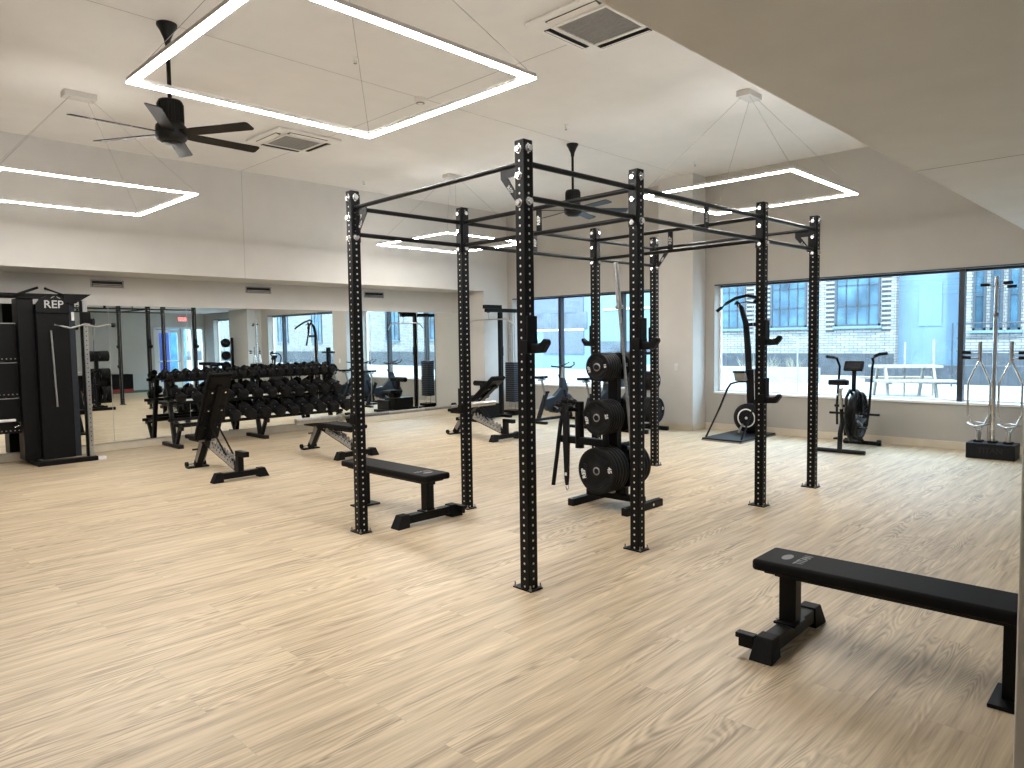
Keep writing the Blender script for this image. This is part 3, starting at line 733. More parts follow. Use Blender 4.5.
# ------------------------------------------------------------------ weight trees and plates
def plate_mesh(R, t_, tri=True):
    m = MB(); prof = [(-t_/2, .026), (-t_/2, .05), (-t_/2+.006, .055), (-t_/2+.008, R*.55), (-t_/2+.008, R*.80), (-t_/2, R*.84), (-t_/2, R*.97), (-t_/2+.006, R), (t_/2-.006, R), (t_/2, R*.97), (t_/2, R*.84), (t_/2-.008, R*.80), (t_/2-.008, R*.55), (t_/2-.006, .055), (t_/2, .05), (t_/2, .026), (-t_/2, .026)]
    return m.lathe(prof, (0, 0, 0), (1, 0, 0), 36)
def plate(R, t_, num, label, group):
    t = thing('weight_plate', label, 'weight plate', (0, 0, 0), 0, group)
    plate_mesh(R, t_).build('disc', M['rubber'], t)
    MB().lathe([(-t_/2-.0015, .0262), (-t_/2-.0015, .04), (t_/2+.0015, .04), (t_/2+.0015, .0262), (-t_/2-.0015, .0262)], (0, 0, 0), (1, 0, 0), 20).build('bore_ring', M['hardsteel'], t)
    for s in (-1, 1):
        g = MB()
        for k in range(3):   # raised grip webs with slots
            a = PI/2+k*2*PI/3+.4; c = V(s*(t_/2-.004), math.cos(a)*R*.55, math.sin(a)*R*.55)
            tang = V(0, -math.sin(a), math.cos(a)); rad = V(0, math.cos(a), math.sin(a))
            g.prism([(-R*.3, -R*.06), (R*.3, -R*.06), (R*.36, R*.12), (-R*.36, R*.12)], c, tang, rad, .006)
        g.build('grip_web', M['plastic'], t)
        g = MB(); n = V(s, 0, 0)
        for a, tx in ((.15, num), (PI-.25+.5, 'REP')):
            # a measured from local +Y ; text upright facing outward from centre
            rad = V(0, -math.cos(a)*s*-1, math.sin(a)); c = V(s*(t_/2+.0008), rad.y*R*.70, rad.z*R*.70)
            up = rad; uu = up.cross(n)
            g.text(tx, c, uu, up, R*.27, .0006, 3.5)
        g.build('lettering', M['mark'], t)
    return t
def tree(label, loc, rz):
    t = thing('weight_tree', label, 'weight tree', loc, rz, 'plate storage trees')
    for y in (-.32, .32): MB().b2((-.30, y-.035, 0), (.30, y+.035, .07)).build('foot', M['black'], t, bevel=.004)
    MB().b2((-.04, -.33, .07), (.04, .33, .13)).build('base_beam', M['black'], t, bevel=.004)
    MB().b2((-.04, -.05, .13), (.04, .05, 1.50)).build('post', M['black'], t, bevel=.004)
    b = MB()
    for y in (-.32, .32):
        for x in (-.28, .28): b.cyl((x, y, .07), (x, y, .078), .012, 8)
    for s in (-1, 1):
        b.cyl((.12*s, -.355, .04), (.12*s, -.365, .04), .014, 6)
    b.build('bolt', M['chrome'], t)
    for z in (.382, .89, 1.37):
        for s in (-1, 1): MB().cyl((s*.04, 0, z), (s*.297, 0, z), .0245, 18).cyl((s*.04, 0, z), (s*.055, 0, z), .04, 18).build('peg', M['plastic'], t)
    for y in (-.11, .11):
        MB().b2((-.03, y-.03, .13), (.03, y+.03, .20)).build('bar_holder', M['black'], t, bevel=.003)
    MB().b2((-.09, -.035, .14), (-.041, .035, .2)).build('label_plate', M['mark'], t, label='white sticker')
    return t
protos = {}
def put_plates(loc, rz, z, side, R, th, n, num, label, group):
    key = (R, num)
    for i in range(n):
        if key not in protos: protos[key] = plate(R, th, num, label, group); o = protos[key]
        else: o = dup(protos[key], label=label, group=group); o['group'] = group
        x = side*(.065+th/2+i*(th+.002)); c, s = math.cos(rz), math.sin(rz)
        o.location = (loc[0]+c*x, loc[1]+s*x, z); o.rotation_euler = (0, 0, rz)
        protos.setdefault('last', None)
tl1 = (2.33, 1.01, 0); tr = tree('black weight tree loaded with plates standing inside the power rig', tl1, 0)
R45, R25, R10 = .222, .168, .150
for (z, R, th, num, nm) in ((.382, .222, .045, '45', 'large'), (.89, .168, .036, '25', 'medium'), (1.37, .135, .034, '10', 'small')):
    for side, sn in ((-1, 'camera-facing'), (1, 'window-facing')):
        n = 5 if R > .2 else 6
        put_plates(tl1, 0, z, side, R, th, n, num, '%s black weight plate on the %s peg of the tree inside the rig' % (nm, sn), '%s plates on the %s peg, near tree' % (nm, sn))
tl2 = (7.25, 3.98, 0); tr2 = dup(tr, tl2, PI/2, 'black weight tree standing against the beige column'); tr2.rotation_euler = (0, 0, PI/2)
for (z, R, th, num, nm) in ((.382, .222, .045, '45', 'large'), (.89, .168, .036, '25', 'medium')):
    for side, sn in ((-1, 'camera-facing'), (1, 'far')):
        put_plates(tl2, PI/2, z, side, R, th, 5 if side < 0 else 3, num, '%s black weight plate on the %s peg of the tree by the beige column' % (nm, sn), '%s plates on the %s peg, column tree' % (nm, sn))
# standing barbell in the near tree
b2.location = V(2.32, .875, 1.265)
b2.rotation_euler = V(-.0, .10, 1.0).to_track_quat('X', 'Z').to_euler()

# ------------------------------------------------------------------ attachments hung beside the near weight tree
t = thing('attachment_holder', 'black post and arm for cable attachments on the left of the near weight tree', 'holder', (2.17, .96, 0))
MB().b2((-.035, .05, .60), (.035, .60, .67)).build('arm', M['black'], t, bevel=.004)
MB().b2((-.04, .03, .54), (.04, .052, .73)).build('bracket', M['black'], t, bevel=.003)
MB().cyl((0, .36, .56), (0, .36, 1.02), .045, 16).build('tube', M['black'], t)
for (x, y, z, dx, dy) in ((0, .36, .98, .06, .13), (0, .36, .93, -.12, .03), (0, .36, .90, .0, -.16), (0, .36, 1.0, -.07, .12), (0, .50, .95, -.02, .1)):
    MB().cyl((x, y, z), (x+dx, y+dy, z+.03), .02, 10).cyl((x+dx*.8, y+dy*.8, z+.024), (x+dx*1.25, y+dy*1.25, z+.036), .033, 12).build('hook', M['black'], t)
o = MB().tube([(2.15, 1.50, .96), (2.13, 1.53, .80), (2.12, 1.57, .5), (2.11, 1.62, .16)], .021, 10).build('press_bar', M['blacksatin']); tag(o, 'black straight bar handle hanging at a slant left of the near weight tree', 'handle')
t = thing('hanging_strap', 'black strap with a silver carabiner hanging left of the near weight tree', 'strap', (2.15, 1.47, 0))
s = MB(); w0 = [(.97, .03, .012), (.85, .035, .02), (.6, .036, .022), (.4, .028, .02), (.25, .024, .018), (.17, .016, .012)]
vs = []
for z, a, b in w0: vs += [(-a*.4-.01, -a, z), (b, -a*.7, z), (b, a*.7, z), (-b, a, z)]
s.add(vs, [(i*4+k, i*4+(k+1) % 4, (i+1)*4+(k+1) % 4, (i+1)*4+k) for i in range(5) for k in range(4)]+[(0, 1, 2, 3), (20, 21, 22, 23)]).build('webbing', M['rubber'], t, bevel=.003)
MB().tube([(0, .01, .175), (0, .018, .14), (0, 0, .115), (0, -.018, .14), (0, -.01, .175)], .005, 8).build('carabiner', M['chrome'], t)
MB().b2((-.024, -.012, .27), (-.02, .012, .30)).build('tag', M['mark'], t)

# ------------------------------------------------------------------ functional trainer at the left
FY = 8.6
t = thing('cable_trainer', 'large black cable trainer with storage panels at the left edge, before the mirrors', 'cable trainer', (-2.06, FY, 0))
def tower(s):
    X = lambda a: a*s
    # local x outward
    def bx(lo, hi, nm, m, bv=.004, **k): return MB().b2((min(X(lo[0]), X(hi[0])), lo[1], lo[2]), (max(X(lo[0]), X(hi[0])), hi[1], hi[2])).build(nm, m, t, bevel=bv, **k)
    bx((1.22, -.22, .07), (1.62, .25, 2.16), 'weight_shroud', M['black'], .01)
    MB().prism([(X(1.22), 2.10), (X(1.22), 2.22), (X(1.27), 2.30), (X(1.36), 2.34), (X(1.62), 2.34), (X(1.62), 2.10)], (0, -.23, 0), (1, 0, 0), (0, 0, 1), .04).build('logo_panel', M['black'], t, bevel=.004)
    bx((1.62, -.18, .07), (1.70, .0, 2.30), 'column', M['navy'])
    bx((1.03, -.10, .07), (1.22, .2, 2.30), 'side_column', M['black'])
    bx((1.12, -.36, 0), (1.86, -.26, .065), 'foot', M['black'], .006)
    bx((1.86, -.365, -.0), (1.97, -.255, .05), 'foot_cap', M['mark'], .012)
    bx((1.12, -.30, .0), (1.20, .3, .06), 'foot', M['black'], .006)
    # perforated chrome adjustment column with its trolley
    MB().b2((X(1.80)-.028, -.30, .065), (X(1.80)+.028, -.245, 2.28)).build('guide_column', M['steel'], t, bevel=.003, label='silver drilled guide column')
    h = MB()
    for k in range(30): h.cyl((X(1.80), -.300, .22+k*.065), (X(1.80), -.3015, .22+k*.065), .008, 10)
    h.build('guide_hole', M['black'], t)
    bx((1.74, -.28, .065), (1.775, -.24, 2.28), 'guide_rail', M['black'])
    bx((1.75, -.34, 1.96), (1.86, -.20, 2.12), 'trolley', M['black'], .01)
    MB().lathe([(-.02, .05), (-.012, .05), (0, .036), (.012, .05), (.02, .05)], (X(1.88), -.32, 1.98), (1, 0, 0), 20).build('pulley', M['rubber'], t)
    MB().cyl((X(1.77), -.31, .3), (X(1.77), -.31, 1.95), .004, 6).build('cable', M['hardsteel'], t)
    MB().cyl((X(1.41), -.26, .80), (X(1.38), -.26, 1.86), .012, 10).build('steel_rod', M['hardsteel'], t)
    bx((1.655, -.186, 2.0), (1.69, -.181, 2.12), 'sticker', M['mark'], 0)
tower(1); tower(-1)
MB().text('REP', (1.43, -.2515, 2.215), (1, 0, 0), (0, 0, 1), .15, .001, 1).build('lettering', M['steel'], t, label='silver brand lettering')
MB().prism([(0, 0), (.05, .03), (.03, .03), (.0, .012)], (1.40, -.252, 2.30), (1, 0, 0), (0, 0, 1), .002).prism([(0, 0), (.05, -.03), (.03, -.03), (.0, -.012)], (1.47, -.252, 2.33), (1, 0, 0), (0, 0, 1), .002).build('emblem', M['hardsteel'], t)
MB().b2((-1.7, -.14, 2.30), (1.80, -.04, 2.37)).build('top_beam', M['black'], t, bevel=.004)
MB().prism([(1.55, 2.24), (1.70, 2.24), (1.90, 2.37), (1.55, 2.37)], (0, -.2, 0), (1, 0, 0), (0, 0, 1), .14).prism([(-1.55, 2.24), (-1.70, 2.24), (-1.90, 2.37), (-1.55, 2.37)], (0, -.2, 0), (1, 0, 0), (0, 0, 1), .14).build('end_bracket', M['black'], t, bevel=.004)
MB().tube([(.55, -.22, 2.40), (.80, -.2, 2.33), (.98, -.18, 2.33), (1.24, -.32, 2.44)], .018, 10).build('pull_up_grip', M['black'], t)
MB().tube([(1.32, -.32, 2.43), (1.60, -.16, 2.35)], .018, 10).build('pull_up_grip', M['black'], t)
MB().tube([(-.55, -.22, 2.40), (-.80, -.2, 2.33), (-.98, -.18, 2.33), (-1.24, -.32, 2.44)], .018, 10).build('pull_up_grip', M['black'], t)
for z0, z1 in ((.45, .93), (.95, 1.42), (1.44, 1.96)):
    p = MB().b2((-1.22, .05, z0), (1.05, .09, z1)).build('storage_panel', M['black'], t, bevel=.003)
    h = MB()
    for k in range(44): h.b2((-1.15+k*.05, .046, z0+.03), (-1.135+k*.05, .0495, z0+.045))
    h.build('punched_row', M['hardsteel'], p)
    MB().b2((-1.22, .03, z1-.004), (1.05, .052, z1+.008)).build('panel_edge', M['hardsteel'], p)
t = thing('ez_curl_bar', 'silver wavy curl bar hung across the cable trainer weight tower', 'curl bar', (-.66, 8.20, 1.935))
MB().tube([(0, .04, 0), (.10, .02, -.02), (.20, 0, -.045), (.30, 0, -.02), (.40, 0, .015), (.50, 0, -.02), (.58, 0, -.025), (.68, 0, .0), (.76, 0, -.003)], .012, 10).build('bar', M['steel'], t)
MB().lathe([(-.03, 0), (-.03, .025), (-.015, .033), (.015, .033), (.03, .02), (.03, 0)], (.79, 0, -.003), (1, 0, 0), 16).build('end_knob', M['rubber'], t)
t.scale = (.92, 1, 1)
t = thing('ankle_cuff', 'white and silver cable attachment on the lowest storage shelf of the cable trainer', 'attachment', (-1.20, 8.58, .58))
MB().b2((-.10, -.03, .04), (.10, .03, .075)).build('cuff', M['mark'], t, bevel=.012)
MB().tube([(.09, 0, .04), (.15, 0, .02), (.16, 0, -.02), (.08, 0, -.04)], .008, 8).build('ring', M['chrome'], t)
o = MB().b2((-1.03, 8.615, 1.87), (-.82, 8.64, 1.90)).build('label_strip', M['mark'], bevel=.003); tag(o, 'white label strip on the top storage panel of the cable trainer', 'label')

# ------------------------------------------------------------------ lat pulldown machine
t = thing('lat_pulldown_machine', 'black lat pulldown tower with a weight stack beside the left window', 'lat pulldown', (7.75, 7.66, 0))
P = lambda nm, lo, hi, m='black', bv=.004, **k: MB().b2(lo, hi).build(nm, M[m], t, bevel=bv, **k)
P('post', (-.40, -.04, .06), (-.32, .04, 2.22)); P('post', (.26, -.04, .06), (.34, .04, 2.22))
P('base_rail', (-1.35, -.04, 0), (.38, .04, .06)); P('foot', (.24, -.30, 0), (.36, .30, .06)); P('foot', (-1.40, -.30, 0), (-1.32, .30, .06)); P('foot', (-.42, -.30, 0), (-.34, .30, .06))
P('top_beam', (-.78, -.04, 2.22), (.34, .04, 2.30)); P('pulley_arm', (-.82, -.05, 2.29), (-.35, .05, 2.37))
st = MB()
for k in range(19): st.b2((-.10, -.13, .30+k*.045), (.10, .13, .341+k*.045))
st.build('weight_stack', M['navy'], t, bevel=.003, label='dark blue grey weight stack')
for x in (-.07, .07): MB().cyl((x, 0, .08), (x, 0, 2.22), .011, 10).build('guide_rod', M['chrome'], t)
MB().cyl((0, 0, 1.15), (0, 0, 2.22), .004, 6).build('cable', M['hardsteel'], t)
MB().lathe([(-.02, .055), (-.01, .055), (0, .045), (.01, .055), (.02, .055)], (-.70, 0, 2.26), (0, 1, 0), 20).build('pulley', M['rubber'], t)
P('stack_frame', (-.14, -.16, .06), (.14, .16, .12)); P('knee_post', (-.95, -.04, .06), (-.87, .04, .74)); P('seat_block', (-1.16, -.2, .06), (-.62, .2, .32))
P('seat', (-1.25, -.18, .44), (-.90, .18, .50), 'pad', .018); P('seat_support', (-1.10, -.1, .30), (-.96, .1, .44)); P('toe_plate', (-1.35, -.22, .06), (-1.3, .22, .28))
MB().cyl((-.88, -.26, .74), (-.88, .26, .74), .055, 16).build('thigh_roller', M['pad'], t)
P('pivot_box', (-.40, -.06, 1.30), (-.33, -.04, 1.50), 'rubber')
t = thing('lat_bar', 'long silver bent lat bar hanging from the pulldown tower beside the left window', 'lat bar', (7.05, 7.66, 2.06))
MB().tube([(.05, .68, -.14), (.03, .60, -.05), (0, .48, 0), (0, 0, .005), (0, -.48, 0), (.03, -.60, -.05), (.05, -.68, -.14)], .014, 10).build('bar', M['steel'], t)
MB().cyl((0, 0, 0), (0, 0, .15), .006, 8).build('swivel', M['chrome'], t)

# ------------------------------------------------------------------ spin bikes
def spin_bike(label):
    t = thing('spin_bike', label, 'spin bike', (0, 0, 0), 0, 'spin bikes along the window wall')   # faces +x
    for x in (-.52, .52):
        MB().b2((x-.04, -.26, .0), (x+.04, .26, .05)).build('stabilizer', M['black'], t, bevel=.01)
    MB().bar((-.52, 0, .07), (.5, 0, .07), .07, .05, up=(0, 0, 1)).build('base_beam', M['plastic'], t, bevel=.004)
    MB().bar((-.48, 0, .06), (-.22, 0, .60), .06, .08, up=(1, 0, 0)).build('rear_tube', M['plastic'], t, bevel=.008)
    MB().prism([(-.32, .34), (-.20, .22), (.12, .20), (.32, .36), (.40, .62), (.30, .86), (.22, .86), (.20, .66), (-.02, .50), (-.28, .46)], (0, 0, 0), (1, 0, 0), (0, 0, 1), .10).build('body_shroud', M['navy'], t, bevel=.012)
    MB().lathe([(-.03, 0), (-.03, .2), (-.02, .235), (.02, .235), (.03, .2), (.03, 0)], (.36, 0, .31), (0, 1, 0), 32).build('flywheel', M['navy'], t)
    for s in (-1, 1): MB().bar((.26, s*.06, .62), (.48, s*.06, .06), .02, .05).build('fork', M['plastic'], t, bevel=.003)
    MB().cyl((-.26, 0, .50), (-.36, 0, .84), .022, 12).build('seat_post', M['hardsteel'], t)
    MB().b2((-.46, -.02, .83), (-.26, .02, .86)).build('seat_slider', M['hardsteel'], t, bevel=.004)
    sv = [(-.15, .11), (-.08, .12), (.02, .06), (.16, .025), (.17, 0)]
    poly = sv+[(a, -b) for a, b in sv[::-1]]
    MB().prism(poly, (-.36, 0, .895), (1, 0, 0), (0, 1, 0), .05).build('saddle', M['pad'], t, bevel=.016, seg=3)
    MB().cyl((.24, 0, .80), (.28, 0, 1.06), .025, 12).build('handlebar_post', M['hardsteel'], t)
    hb = MB().tube([(.56, -.06, 1.16), (.50, -.12, 1.12), (.34, -.16, 1.07), (.26, -.24, 1.08), (.22, -.26, 1.09)], .014, 8).tube([(.56, .06, 1.16), (.50, .12, 1.12), (.34, .16, 1.07), (.26, .24, 1.08), (.22, .26, 1.09)], .014, 8).cyl((.32, -.17, 1.07), (.32, .17, 1.07), .016, 10)
    hb.build('handlebar', M['rubber'], t)
    MB().cyl((.0, -.09, .26), (.0, .09, .26), .09, 20).build('crank_hub', M['plastic'], t)
    for s in (-1, 1):
        MB().bar((0, s*.10, .26), (s*.13, s*.10, .18 if s > 0 else .34), .02, .025).build('crank', M['hardsteel'], t)
        MB().b2((s*.13-.05, s*.16-.045, (.18 if s > 0 else .34)-.01), (s*.13+.05, s*.16+.045, (.18 if s > 0 else .34)+.015)).build('pedal', M['rubber'], t, bevel=.004)
    MB().cyl((.18, 0, .86), (.16, 0, .93), .02, 10).build('tension_knob', M['rubber'], t)
    MB().cyl((-.25, -.03, .6), (-.25, -.09, .6), .02, 10).build('adjust_knob', M['rubber'], t)
    return t
sb = spin_bike('dark spin bike before the left window, nearest the lat pulldown tower'); sb.location = (7.44, 6.22, 0)
dup(sb, (7.42, 5.10, 0), 0, 'middle dark spin bike before the left window, mostly behind the near weight tree')
dup(sb, (7.40, 4.55, 0), 0, 'dark spin bike closest to the beige column, last of the row')
# ------------------------------------------------------------------ ski machine
t = thing('ski_machine', 'tall black ski exercise machine with a platform, before the right window', 'ski machine', (7.45, 2.28, 0))
MB().b2((-.60, -.33, .015), (.62, .33, .045)).build('platform', M['plastic'], t, bevel=.004, label='grey rubber topped platform')
MB().b2((-.605, -.335, .0), (.625, .335, .02)).build('platform_edge', M['wood'], t)
MB().bar((.50, 0, .05), (.40, 0, 1.1), .14, .10, up=(1, 0, 0)).build('lower_mast', M['black'], t, bevel=.01)
MB().tube([(.40, .03, 1.0), (.40, .05, 1.4), (.38, .08, 1.85), (.30, .12, 2.10), (.2, .16, 2.2)], [.06, .055, .048, .04, .026], 10).build('upper_mast', M['black'], t)
MB().tube([(.28, -.30, 1.55), (.33, -.26, 1.9), (.33, -.20, 2.12), (.25, -.12, 2.22)], .03, 10).build('upper_mast', M['black'], t)
MB().b2((.33, -.24, 1.80), (.39, .08, 1.86)).build('cross_bar', M['black'], t, bevel=.004)
MB().tube([(.0, .33, 2.10), (.10, .28, 2.18), (.2, .18, 2.26), (.24, .0, 2.30), (.2, -.18, 2.26), (.10, -.28, 2.18), (.0, -.33, 2.10)], .026, 10).build('pulley_arch', M['black'], t)
MB().tube([(.22, .20, 2.17), (.26, .0, 2.20), (.22, -.20, 2.16)], .014, 8).build('inner_arch', M['black'], t)
for s in (-1, 1):
    MB().cyl((-.04, s*.38, 2.05), (.01, s*.325, 2.11), .026, 12).build('handle', M['rubber'], t)
    MB().cyl((.2, s*.12, 2.16), (.38, s*.08, .55), .0035, 6).build('drive_cord', M['mark'], t)
    MB().tube([(-.52, s*.30, .05), (-.1, s*.28, .50), (.12, s*.27, .78), (.20, s*.25, .86), (.28, s*.16, .89), (.40, s*.05, .89)], .017, 8).build('side_stay', M['black'], t)
MB().lathe([(-.09, 0), (-.09, .17), (-.07, .235), (.07, .235), (.09, .17), (.09, 0)], (.34, 0, .30), (1, 0, 0), 36).build('flywheel_housing', M['rubber'], t)
MB().lathe([(-.094, .135), (-.094, .155), (-.088, .155), (-.088, .135), (-.094, .135)], (.34, 0, .30), (1, 0, 0), 36).lathe([(-.1, 0), (-.1, .022), (-.088, .022)], (.34, 0, .30), (1, 0, 0), 16).build('flywheel_ring', M['mark'], t, label='pale ring and hub on the flywheel')
MB().bar((.18, .10, .06), (.24, .06, .2), .03, .02).build('wheel_stay', M['hardsteel'], t)
MB().box((.28, .12, .98), (.05, .20, .15), (0, -.4, 0)).build('monitor', M['hardsteel'], t, bevel=.01)
MB().b2((.2, .02, 1.04), (.34, .22, 1.07)).build('monitor_hood', M['black'], t, bevel=.004)

# ------------------------------------------------------------------ air bike
t = thing('air_bike', 'black fan air bike with tall moving handles, below the right window', 'air bike', (6.86, .50, 0), .04)
MB().cyl((0, -.33, .035), (0, .33, .035), .03, 12).build('rear_stabilizer', M['black'], t)
MB().cyl((1.02, -.26, .035), (1.02, .26, .035), .03, 12).build('front_stabilizer', M['black'], t)
for s in (-1, 1): MB().cyl((1.05, s*.20, .04), (1.05, s*.25, .04), .045, 14).build('transport_wheel', M['rubber'], t)
MB().tube([(0, 0, .05), (.02, 0, .28), (.12, 0, .46), (.30, 0, .33), (.48, 0, .14), (.9, 0, .10), (1.02, 0, .05)], .034, 10).build('frame', M['black'], t)
MB().cyl((.10, 0, .40), (.03, 0, .76), .026, 12).build('seat_tube', M['black'], t)
MB().cyl((.04, 0, .62), (-.01, 0, .90), .021, 12).build('seat_post', M['steel'], t)
MB().tube([(-.06, .04, .80), (.02, .0, .86), (.10, 0, .90)], .012, 8).build('seat_bracket', M['steel'], t)
sv = [(-.14, .12), (-.06, .13), (.04, .07), (.16, .03), (.17, 0)]; poly = sv+[(a, -b) for a, b in sv[::-1]]
MB().prism(poly, (.0, 0, .99), (1, 0, 0), (0, 1, 0), .07).build('saddle', M['pad'], t, bevel=.022, seg=3)
MB().cyl((.06, -.05, .66), (.06, .09, .66), .018, 10).build('adjust_knob', M['rubber'], t)
fc = V(.80, 0, .46)
MB().lathe([(-.06, .0), (-.06, .02), (-.05, .03), (-.05, .0)], fc, (0, 1, 0), 20).lathe([(.05, .0), (.05, .03), (.06, .02), (.06, 0)], fc, (0, 1, 0), 20).build('fan_hub', M['steel'], t)
fb_ = MB()
for k in range(14):
    a = 2*PI*k/14; c = fc+V(math.cos(a)*.17, 0, math.sin(a)*.17)
    fb_.box(c, (.22, .05, .004), (0, -a, 0))
fb_.build('fan_blade', M['black'], t)
cg = MB()
for yy in (-.042, .042):
    for R_ in (.10, .18, .26, .335): cg.tube(arc(fc+V(0, yy, 0), (1, 0, 0), (0, 0, 1), R_, 0, 2*PI, 32)[:-1], .004, 5, True)
    for k in range(24): a = 2*PI*k/24; cg.cyl(fc+V(math.cos(a)*.05, yy, math.sin(a)*.05), fc+V(math.cos(a)*.335, yy, math.sin(a)*.335), .003, 5)
cg.build('fan_cage', M['black'], t)
MB().lathe([(-.05, .325), (-.05, .345), (.05, .345), (.05, .325), (-.05, .325)], fc, (0, 1, 0), 40).build('cage_rim', M['black'], t)
MB().lathe([(-.05, .0), (-.05, .14), (-.03, .15), (-.03, 0)], (.44, -.055, .33), (0, 1, 0), 28).build('chain_guard', M['black'], t)
MB().bar((.44, -.08, .33), (.74, -.08, .42), .02, .12, up=(0, 1, 0)).build('chain_cover', M['plastic'], t, bevel=.004)
MB().tube([(.40, .05, .2), (.46, .06, .74), (.58, .05, .84), (.72, .06, .78), (.78, .06, .50)], .022, 8).tube([(.40, -.05, .2), (.46, -.06, .74), (.58, -.05, .84), (.72, -.06, .78), (.78, -.06, .50)], .022, 8).build('fan_frame', M['black'], t)
MB().cyl((.58, 0, .82), (.60, 0, 1.12), .03, 12).build('console_post', M['black'], t)
MB().box((.58, 0, 1.19), (.05, .26, .15), (0, .55, 0)).build('console', M['black'], t, bevel=.012)
MB().box((.552, 0, 1.198), (.004, .18, .08), (0, .55, 0)).build('screen', M['plastic'], t)
for s, dx in ((1, .10), (-1, .04)):
    MB().tube([(.52, s*.20, .34), (.56, s*.22, .62), (.60+dx, s*.23, 1.18), (.57+dx, s*.25, 1.26), (.52+dx, s*.25, 1.30)], .017, 8).build('moving_arm', M['black'], t)
    MB().tube([(.54+dx, s*.25, 1.29), (.50+dx, s*.27, 1.31), (.40+dx, s*.28, 1.32), (.26+dx, s*.30, 1.33)] if s > 0 else [(.54+dx, s*.25, 1.29), (.56+dx, s*.27, 1.33), (.62+dx, s*.31, 1.36), (.68+dx, s*.40, 1.37)], .023, 8).build('grip', M['rubber'], t)
    MB().bar((.52, s*.14, .34), (.44+s*.12, s*.14, .33-s*.10), .02, .03).build('crank', M['hardsteel'], t)
    MB().b2((.38+s*.12, s*.20-.05, .22-s*.10), (.50+s*.12, s*.20+.05, .245-s*.10)).build('pedal', M['rubber'], t, bevel=.005)
    MB().cyl((.62, s*.08, .50), (.62, s*.34, .50), .018, 10).build('foot_peg', M['black'], t)

# ------------------------------------------------------------------ storage stand with chrome attachments at the right
t = thing('attachment_stand', 'black block stand marked TITAN with tall chrome attachments at the right edge', 'stand', (7.72, -1.13, 0))
bx_ = MB().b2((-.17, -.27, 0), (.17, .27, .20)).build('base_box', M['plastic'], t, bevel=.004)
MB().text('TITAN', (-.1715, .0, .11), (0, -1, 0), (0, 0, 1), .095, .0012, 2).build('lettering', M['markdark'], bx_, label='embossed dark lettering')
for y in (-.17, 0, .16):
    MB().b2((-.06, y-.05, .20), (.06, y+.05, .225)).build('socket_plate', M['rubber'], t, bevel=.004)
    MB().cyl((0, y, .22), (0, y, .34), .03, 14).build('socket', M['steel'], t)
t = thing('chrome_post_bar', 'tall straight chrome landmine bar in the middle of the TITAN stand', 'chrome bar', (7.70, -1.13, .225))
MB().cyl((0, 0, 0), (0, 0, 2.14), .025, 18).build('tube', M['chrome'], t)
MB().cyl((0.03, .045, 0), (0.03, .045, .36), .02, 12).build('short_tube', M['steel'], t)
MB().cyl((0, 0, 1.62), (0, 0, 1.67), .033, 16).build('collar', M['hardsteel'], t)
MB().tube([(0, 0, 1.98), (-.02, -.06, 2.02), (-.02, -.14, 2.04)], .012, 8).tube([(0, 0, 1.98), (-.02, .06, 2.03), (-.02, .10, 2.04)], .012, 8).build('cross_handle', M['steel'], t)
for y in (.12, -.13, -.17):
    z = {.12: 2.035, -.13: 2.05, -.17: 2.0}[y]
    MB().cyl((-.03, y-.05, z), (-.03, y+.05, z), .02, 12).build('grip', M['rubber'], t)
def cage_bar(y, label):
    t = thing('chrome_loop_bar', label, 'chrome bar', (7.70, y, .225), 0, 'chrome loop attachments on the block stand')
    MB().cyl((0, 0, .0), (0, 0, .14), .018, 12).build('stem', M['steel'], t)
    for s in (-1, 1):
        MB().tube([(0, s*.01, .12), (0, s*.06, .20), (0, s*.12, .34), (0, s*.125, .40), (0, s*.125, .74), (0, s*.115, .78), (0, s*.02, 1.02), (0, 0, 1.06)], .013, 10).build('loop_side', M['chrome'], t)
    MB().cyl((0, 0, 1.04), (0, 0, 1.30), .023, 14).build('top_sleeve', M['hardsteel'], t)
    MB().tube([(0, .12, .22), (0, .0, .235), (0, -.12, .22), (-.12, -.03, .20), (-.12, .03, .20)], .01, 8, True).build('foot_loop', M['steel'], t)
    for z in (1.08, 1.145):
        MB().cyl((-.02, .02, z), (-.06, .10, z+.01), .009, 8).build('handle_stem', M['steel'], t)
        MB().cyl((-.055, .09, z+.01), (-.075, .19, z+.014), .021, 12).build('grip', M['rubber'], t)
    return t
cage_bar(.16-1.13+.005, 'chrome loop attachment with black grips, left of the tall chrome bar')
o = cage_bar(-.17-1.13-.01, 'chrome loop attachment with black grips, right of the tall chrome bar')
for c in o.children:
    if c.name.startswith(('grip', 'handle_stem')): c.scale = (1, -1, 1)

# ------------------------------------------------------------------ things the mirrors show from behind the camera
for i, (x, w, lab) in enumerate(((4.15, .8, 'black plyometric box on the turf, left one, seen in the mirror'), (5.0, .75, 'black plyometric box on the turf, right one, seen in the mirror'))):
    t = thing('plyo_box', lab, 'box', (x, YB+.40, .004))
    MB().b2((-w/2, -.3, .10), (w/2, .3, .62)).build('body', M['pad'], t, bevel=.02); MB().b2((-w/2, -.3, 0), (w/2, .3, .10)).build('base_band', M['red'], t)
t = thing('back_extension_bench', 'black padded bench on legs near the rear column, seen in the mirror', 'bench', (6.75, -2.5, 0))
MB().b2((-.12, -.75, .93), (.12, .1, 1.03)).build('pad', M['pad'], t, bevel=.02)
MB().cyl((-.2, .45, .97), (.2, .45, .97), .06, 14).build('roller', M['pad'], t)
for y in (-.6, .0, .45): MB().b2((-.03, y-.03, .05), (.03, y+.03, .93)).build('post', M['black'], t, bevel=.003)
MB().b2((-.04, -.75, 0), (.04, .6, .05)).build('base', M['black'], t, bevel=.003)
